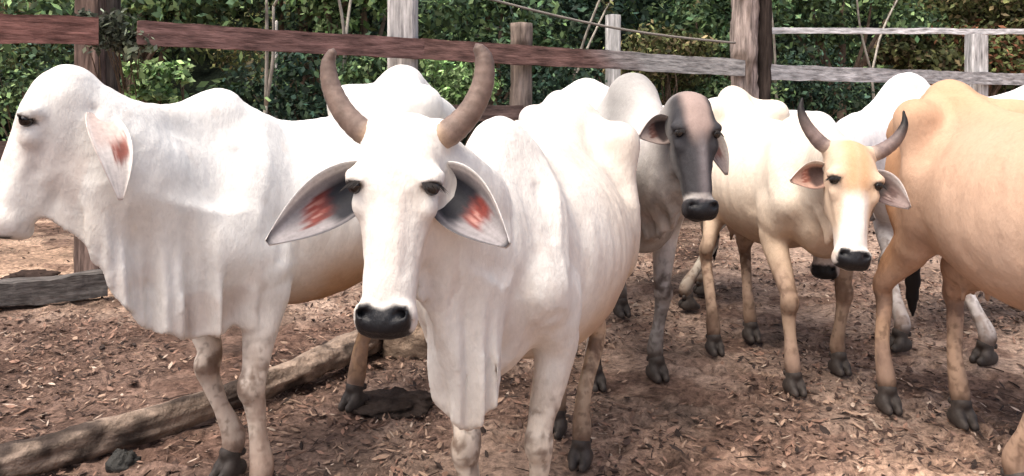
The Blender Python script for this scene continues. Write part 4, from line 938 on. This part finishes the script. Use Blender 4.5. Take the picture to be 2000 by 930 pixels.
DK = [(.028, .055, .034), (.018, .042, .030), (.055, .095, .05), (.03, .06, .045)]
MD = [(.11, .18, .075), (.06, .115, .055), (.17, .25, .11), (.07, .12, .07)]
BR = [(.24, .36, .15), (.15, .26, .09), (.30, .42, .20), (.10, .18, .08)]
OL = [(.10, .12, .045), (.14, .15, .06), (.07, .085, .035), (.16, .13, .07)]
def plant(name, label, cat, base, crown, rad, n, size, pal, seed, trunk=.05, clumps=14, group=None, barkc=(.17, .13, .10), limbs=6, **k):
    base = np.array([base[0], base[1], 0.]); root = empty(name, tuple(base)); tag(root, label, cat, group)
    V, Q, c, cc = leaves(crown, rad, n, size, pal, seed, clumps=clumps, **k); V = V-base
    link('crown' if cat == 'tree' else 'foliage', mesh_np('foliage', V, Q, c, smooth=False), M_LEAF, root)
    rg = random.Random(seed); V = []; Q = []; top = np.array(crown, float)-base; top[2] = max(top[2], .2)
    def add(pts, r):
        a, b, _ = tube_mesh(pts, r, 8, 4); m = len(V); V.extend(list(a)); Q.extend([tuple(int(t)+m for t in f) for f in b])
    hz = top[2]*.75
    add([(0, 0, -.05), (rg.uniform(-.05, .05), rg.uniform(-.05, .05), hz*.5), (top[0]*.6, top[1]*.6, hz), tuple(top)], [trunk*1.2, trunk*.9, trunk*.7, trunk*.4])
    st = np.array([top[0]*.3, top[1]*.3, hz*.6])
    for i in range(min(limbs, len(cc))):
        e = cc[i]-base; m = (st+e)/2+np.array([rg.uniform(-.1, .1), rg.uniform(-.1, .1), .08]); add([tuple(st), tuple(m), tuple(e)], [trunk*.5, trunk*.35, trunk*.12])
    V = np.array(V); col = np.ones((len(V), 3))*np.array(barkc)*(.6+.8*fbm(V, 12, seed))[:, None]
    link('trunk' if cat == 'tree' else 'stem', poly_mesh('trunk', V, Q, col), M_BARK, root)
    return root
def plants():
    gt = 'trees beyond the corral fence'; gb = 'bushes beyond the corral fence'
    # far wood
    VV = []; QQ = []; CC = []; m = 0; rg = random.Random(3)
    for i in range(78):
        x = -20+i*.62+rg.uniform(-.3, .3); y = 12.2+rg.uniform(-.6, 1.4)+.2*max(0, x); zc = (.8, 2.2, 1.4, 3.2, 2.6)[i % 5]
        V, Q, c, _ = leaves((x, y, zc), (1.25, 1.0, 1.35), 2100, rg.choice([.08, .11, .15, .2]), rg.choice([DK, DK, MD, MD, OL, DK]), 100+i, clumps=12)
        VV.append(V); QQ.append(Q+m); CC.append(c); m += len(V)
    o = link('woodland', mesh_np('woodland', np.vstack(VV), np.vstack(QQ), np.vstack(CC), smooth=False), M_LEAF); tag(o, 'dark green woodland closing the view behind the corral', 'woodland', kind='stuff')
    # dark upright sheet added behind the wood, standing in for its inner shade
    n = 200; xs = np.linspace(-45, 60, n); zs = np.linspace(-.2, 6.5, 30); X, Z = np.meshgrid(xs, zs, indexing='ij'); P = np.stack([X, Z, X*0], -1)
    Y = 14.4+.2*np.clip(X, 0, 30)-.012*np.minimum(0, X+8)**2*0+1.4*(fbm(P, .8, 3)-.5)+.8*(fbm(P, 2.3, 5)-.5)
    V = np.stack([X, Y, Z], -1).reshape(-1, 3); I, J = np.meshgrid(np.arange(n-1), np.arange(29), indexing='ij'); a = (I*30+J).ravel()
    Q = np.column_stack([a, a+1, a+31, a+30])
    Vb = V+np.array([0, 2.5, 0]); nV = len(V); V2 = np.vstack([V, Vb]); Q2 = np.vstack([Q, Q[:, ::-1]+nV])
    cc = np.ones((len(V2), 3))*np.array((.018, .026, .018))*(.4+1.2*fbm(V2, 5, 4))[:, None]
    o = link('wood_shade', mesh_np('wood_shade', V2, Q2, cc), M_BARK); tag(o, kind='structure')
    T = [  # label, base x,y, crown centre, radii, n, size, palette
        ('dark spreading tree behind the leafy brown post', (-3.4, 7.2), (-3.3, 7.2, 2.25), (1.3, .9, .9), 6000, .085, MD, 201),
        ('dark tree above the rail between the leafy post and the pale post', (-2.0, 7.6), (-1.9, 7.6, 2.3), (1.0, .8, .75), 4200, .08, DK, 202),
        ('light green tree with a pale trunk left of the broad pale post', (-1.45, 7.0), (-1.45, 7.0, 2.35), (.75, .6, .6), 3600, .075, BR, 203),
        ('dark green tree between the broad pale post and the bark post', (-.2, 8.2), (-.25, 8.2, 2.1), (1.05, .8, .8), 5000, .08, MD, 204),
        ('deep green tree behind the narrow whitish post', (1.2, 9.3), (1.2, 9.3, 2.3), (1.3, .9, .95), 5000, .09, DK, 205),
        ('olive green tree just left of the old log post', (2.3, 9.2), (2.3, 9.2, 2.1), (1.0, .8, .8), 4200, .085, MD, 206),
        ('dense tree between the log post and the far right post', (4.6, 11.2), (4.6, 11.2, 2.6), (1.6, .9, .8), 6500, .09, MD, 207),
        ('yellow-green tree behind the far right post', (7.0, 11.8), (7.0, 11.8, 2.6), (1.5, .9, .9), 6000, .09, OL, 208)]
    for lb, b, cr, rd, n, sz, pal, sd in T:
        plant('tree', lb, 'tree', b, cr, rd, n, sz, pal, sd, trunk=.07, clumps=22, group=gt)
    B = [('bright green rounded bush under the rail, right of the leafy post', (-2.28, 5.2), (-2.28, 5.2, 1.42), (.24, .22, .20), 1300, .055, BR, 211),
         ('dark bush behind the head of the left cow', (-4.5, 7.4), (-4.5, 7.4, 1.4), (1.0, .6, .7), 3200, .06, MD, 212),
         ('dark low bush right of the bright rounded bush', (-1.75, 6.3), (-1.7, 6.3, 1.25), (.7, .5, .55), 3000, .06, DK, 213),
         ('leafy green bush behind the left horn', (-1.2, 6.4), (-1.2, 6.4, 1.45), (.45, .4, .32), 1800, .055, MD, 214),
         ('bright leafy bush between the broad pale post and the right horn', (-.52, 6.7), (-.5, 6.7, 1.40), (.42, .4, .38), 2600, .050, BR, 215),
         ('dark bush behind the bark post', (.25, 7.6), (.25, 7.6, 1.2), (.75, .5, .6), 2600, .06, DK, 216),
         ('twiggy olive bush under the narrow whitish post', (1.6, 8.2), (1.6, 8.2, 1.75), (.85, .5, .42), 3200, .06, OL, 217),
         ('dark shrub below the grey rail left of the log post', (2.1, 8.6), (2.1, 8.6, 1.2), (.9, .6, .55), 3000, .065, MD, 218),
         ('dark bramble right of the old log post', (3.8, 10.2), (3.8, 10.2, 1.35), (1.0, .5, .6), 3200, .065, DK, 219),
         ('grassy yellow-green shrub under the upper rail', (5.5, 11.0), (5.5, 11.0, 1.8), (.75, .5, .45), 2800, .10, OL, 220),
         ('rusty brown and green shrub right of the far right post', (6.6, 11.2), (6.6, 11.2, 1.8), (1.2, .5, .55), 3600, .09, [(.20, .09, .05), (.10, .12, .05), (.13, .16, .06)], 221)]
    for lb, b, cr, rd, n, sz, pal, sd in B:
        plant('bush', lb, 'bush', b, cr, rd, n, sz, pal, sd, trunk=.02, clumps=18, group=gb, limbs=10)
    for lb, (bx, by), h, sd, n, pal in [
        ('slender pale sapling with forked stems left of the broad pale post', (-1.28, 6.3), 2.9, 301, 420, BR),
        ('thin bare grey sapling behind the left horn', (-1.95, 5.9), 2.6, 302, 160, MD),
        ('thin leaning sapling behind the sloping wire', (.75, 8.0), 2.9, 303, 420, OL),
        ('slim sapling with pale twigs right of the log post', (2.95, 8.6), 2.9, 304, 380, MD),
        ('pale forked sapling behind the thin upper rail', (4.55, 9.9), 3.2, 305, 520, BR)]:
        root = empty('tree', (bx, by, 0)); tag(root, lb, 'tree', gt); rg = random.Random(sd); VV = []; QQ = []; tips = []
        def stem(p0, d, l, r, dep):
            p1 = p0+d*l; mid = (p0+p1)/2+np.array([rg.uniform(-.05, .05), rg.uniform(-.03, .03), 0])*l
            a_, b_, _ = tube_mesh([p0, mid, p1], [r, r*.85, r*.65], 7, 4); m = len(VV); VV.extend(list(a_)); QQ.extend([tuple(int(t)+m for t in f) for f in b_]); tips.append(p1)
            if dep > 0:
                for k in range(2 if dep > 1 else 3): stem(p1, unit(d+np.array([rg.uniform(-.6, .6), rg.uniform(-.4, .4), rg.uniform(-.1, .3)])), l*rg.uniform(.55, .8), r*.62, dep-1)
        stem(np.array([0, 0, -.05]), unit(np.array([rg.uniform(-.12, .12), 0, 1])), h*.5, .024, 3)
        VV = np.array(VV); link('trunk', poly_mesh('trunk', VV, QQ, np.ones((len(VV), 3))*np.array((.42, .39, .34))*(.7+.6*fbm(VV, 14, sd))[:, None]), M_POST, root)
        parts = [leaves(t, (.22, .2, .18), max(8, n//len(tips)), .06, pal, sd+i, clumps=3) for i, t in enumerate(tips)]
        o_ = np.cumsum([0]+[len(q[0]) for q in parts[:-1]])
        link('crown', mesh_np('foliage', np.vstack([q[0] for q in parts]), np.vstack([q[1]+k for q, k in zip(parts, o_)]), np.vstack([q[2] for q in parts]), smooth=False), M_LEAF, root)
    # leafy branches over the left post
    r = plant('climbing_vine', 'dull green vine hanging over the top of the brown post at the left', 'vine', (-2.74, 5.9), (-2.36, 4.78, 1.74), (.27, .12, .24), 900, .045, [(.16, .19, .14), (.10, .12, .08), (.06, .07, .05)], 230, trunk=.012, clumps=16, limbs=14)
plants()
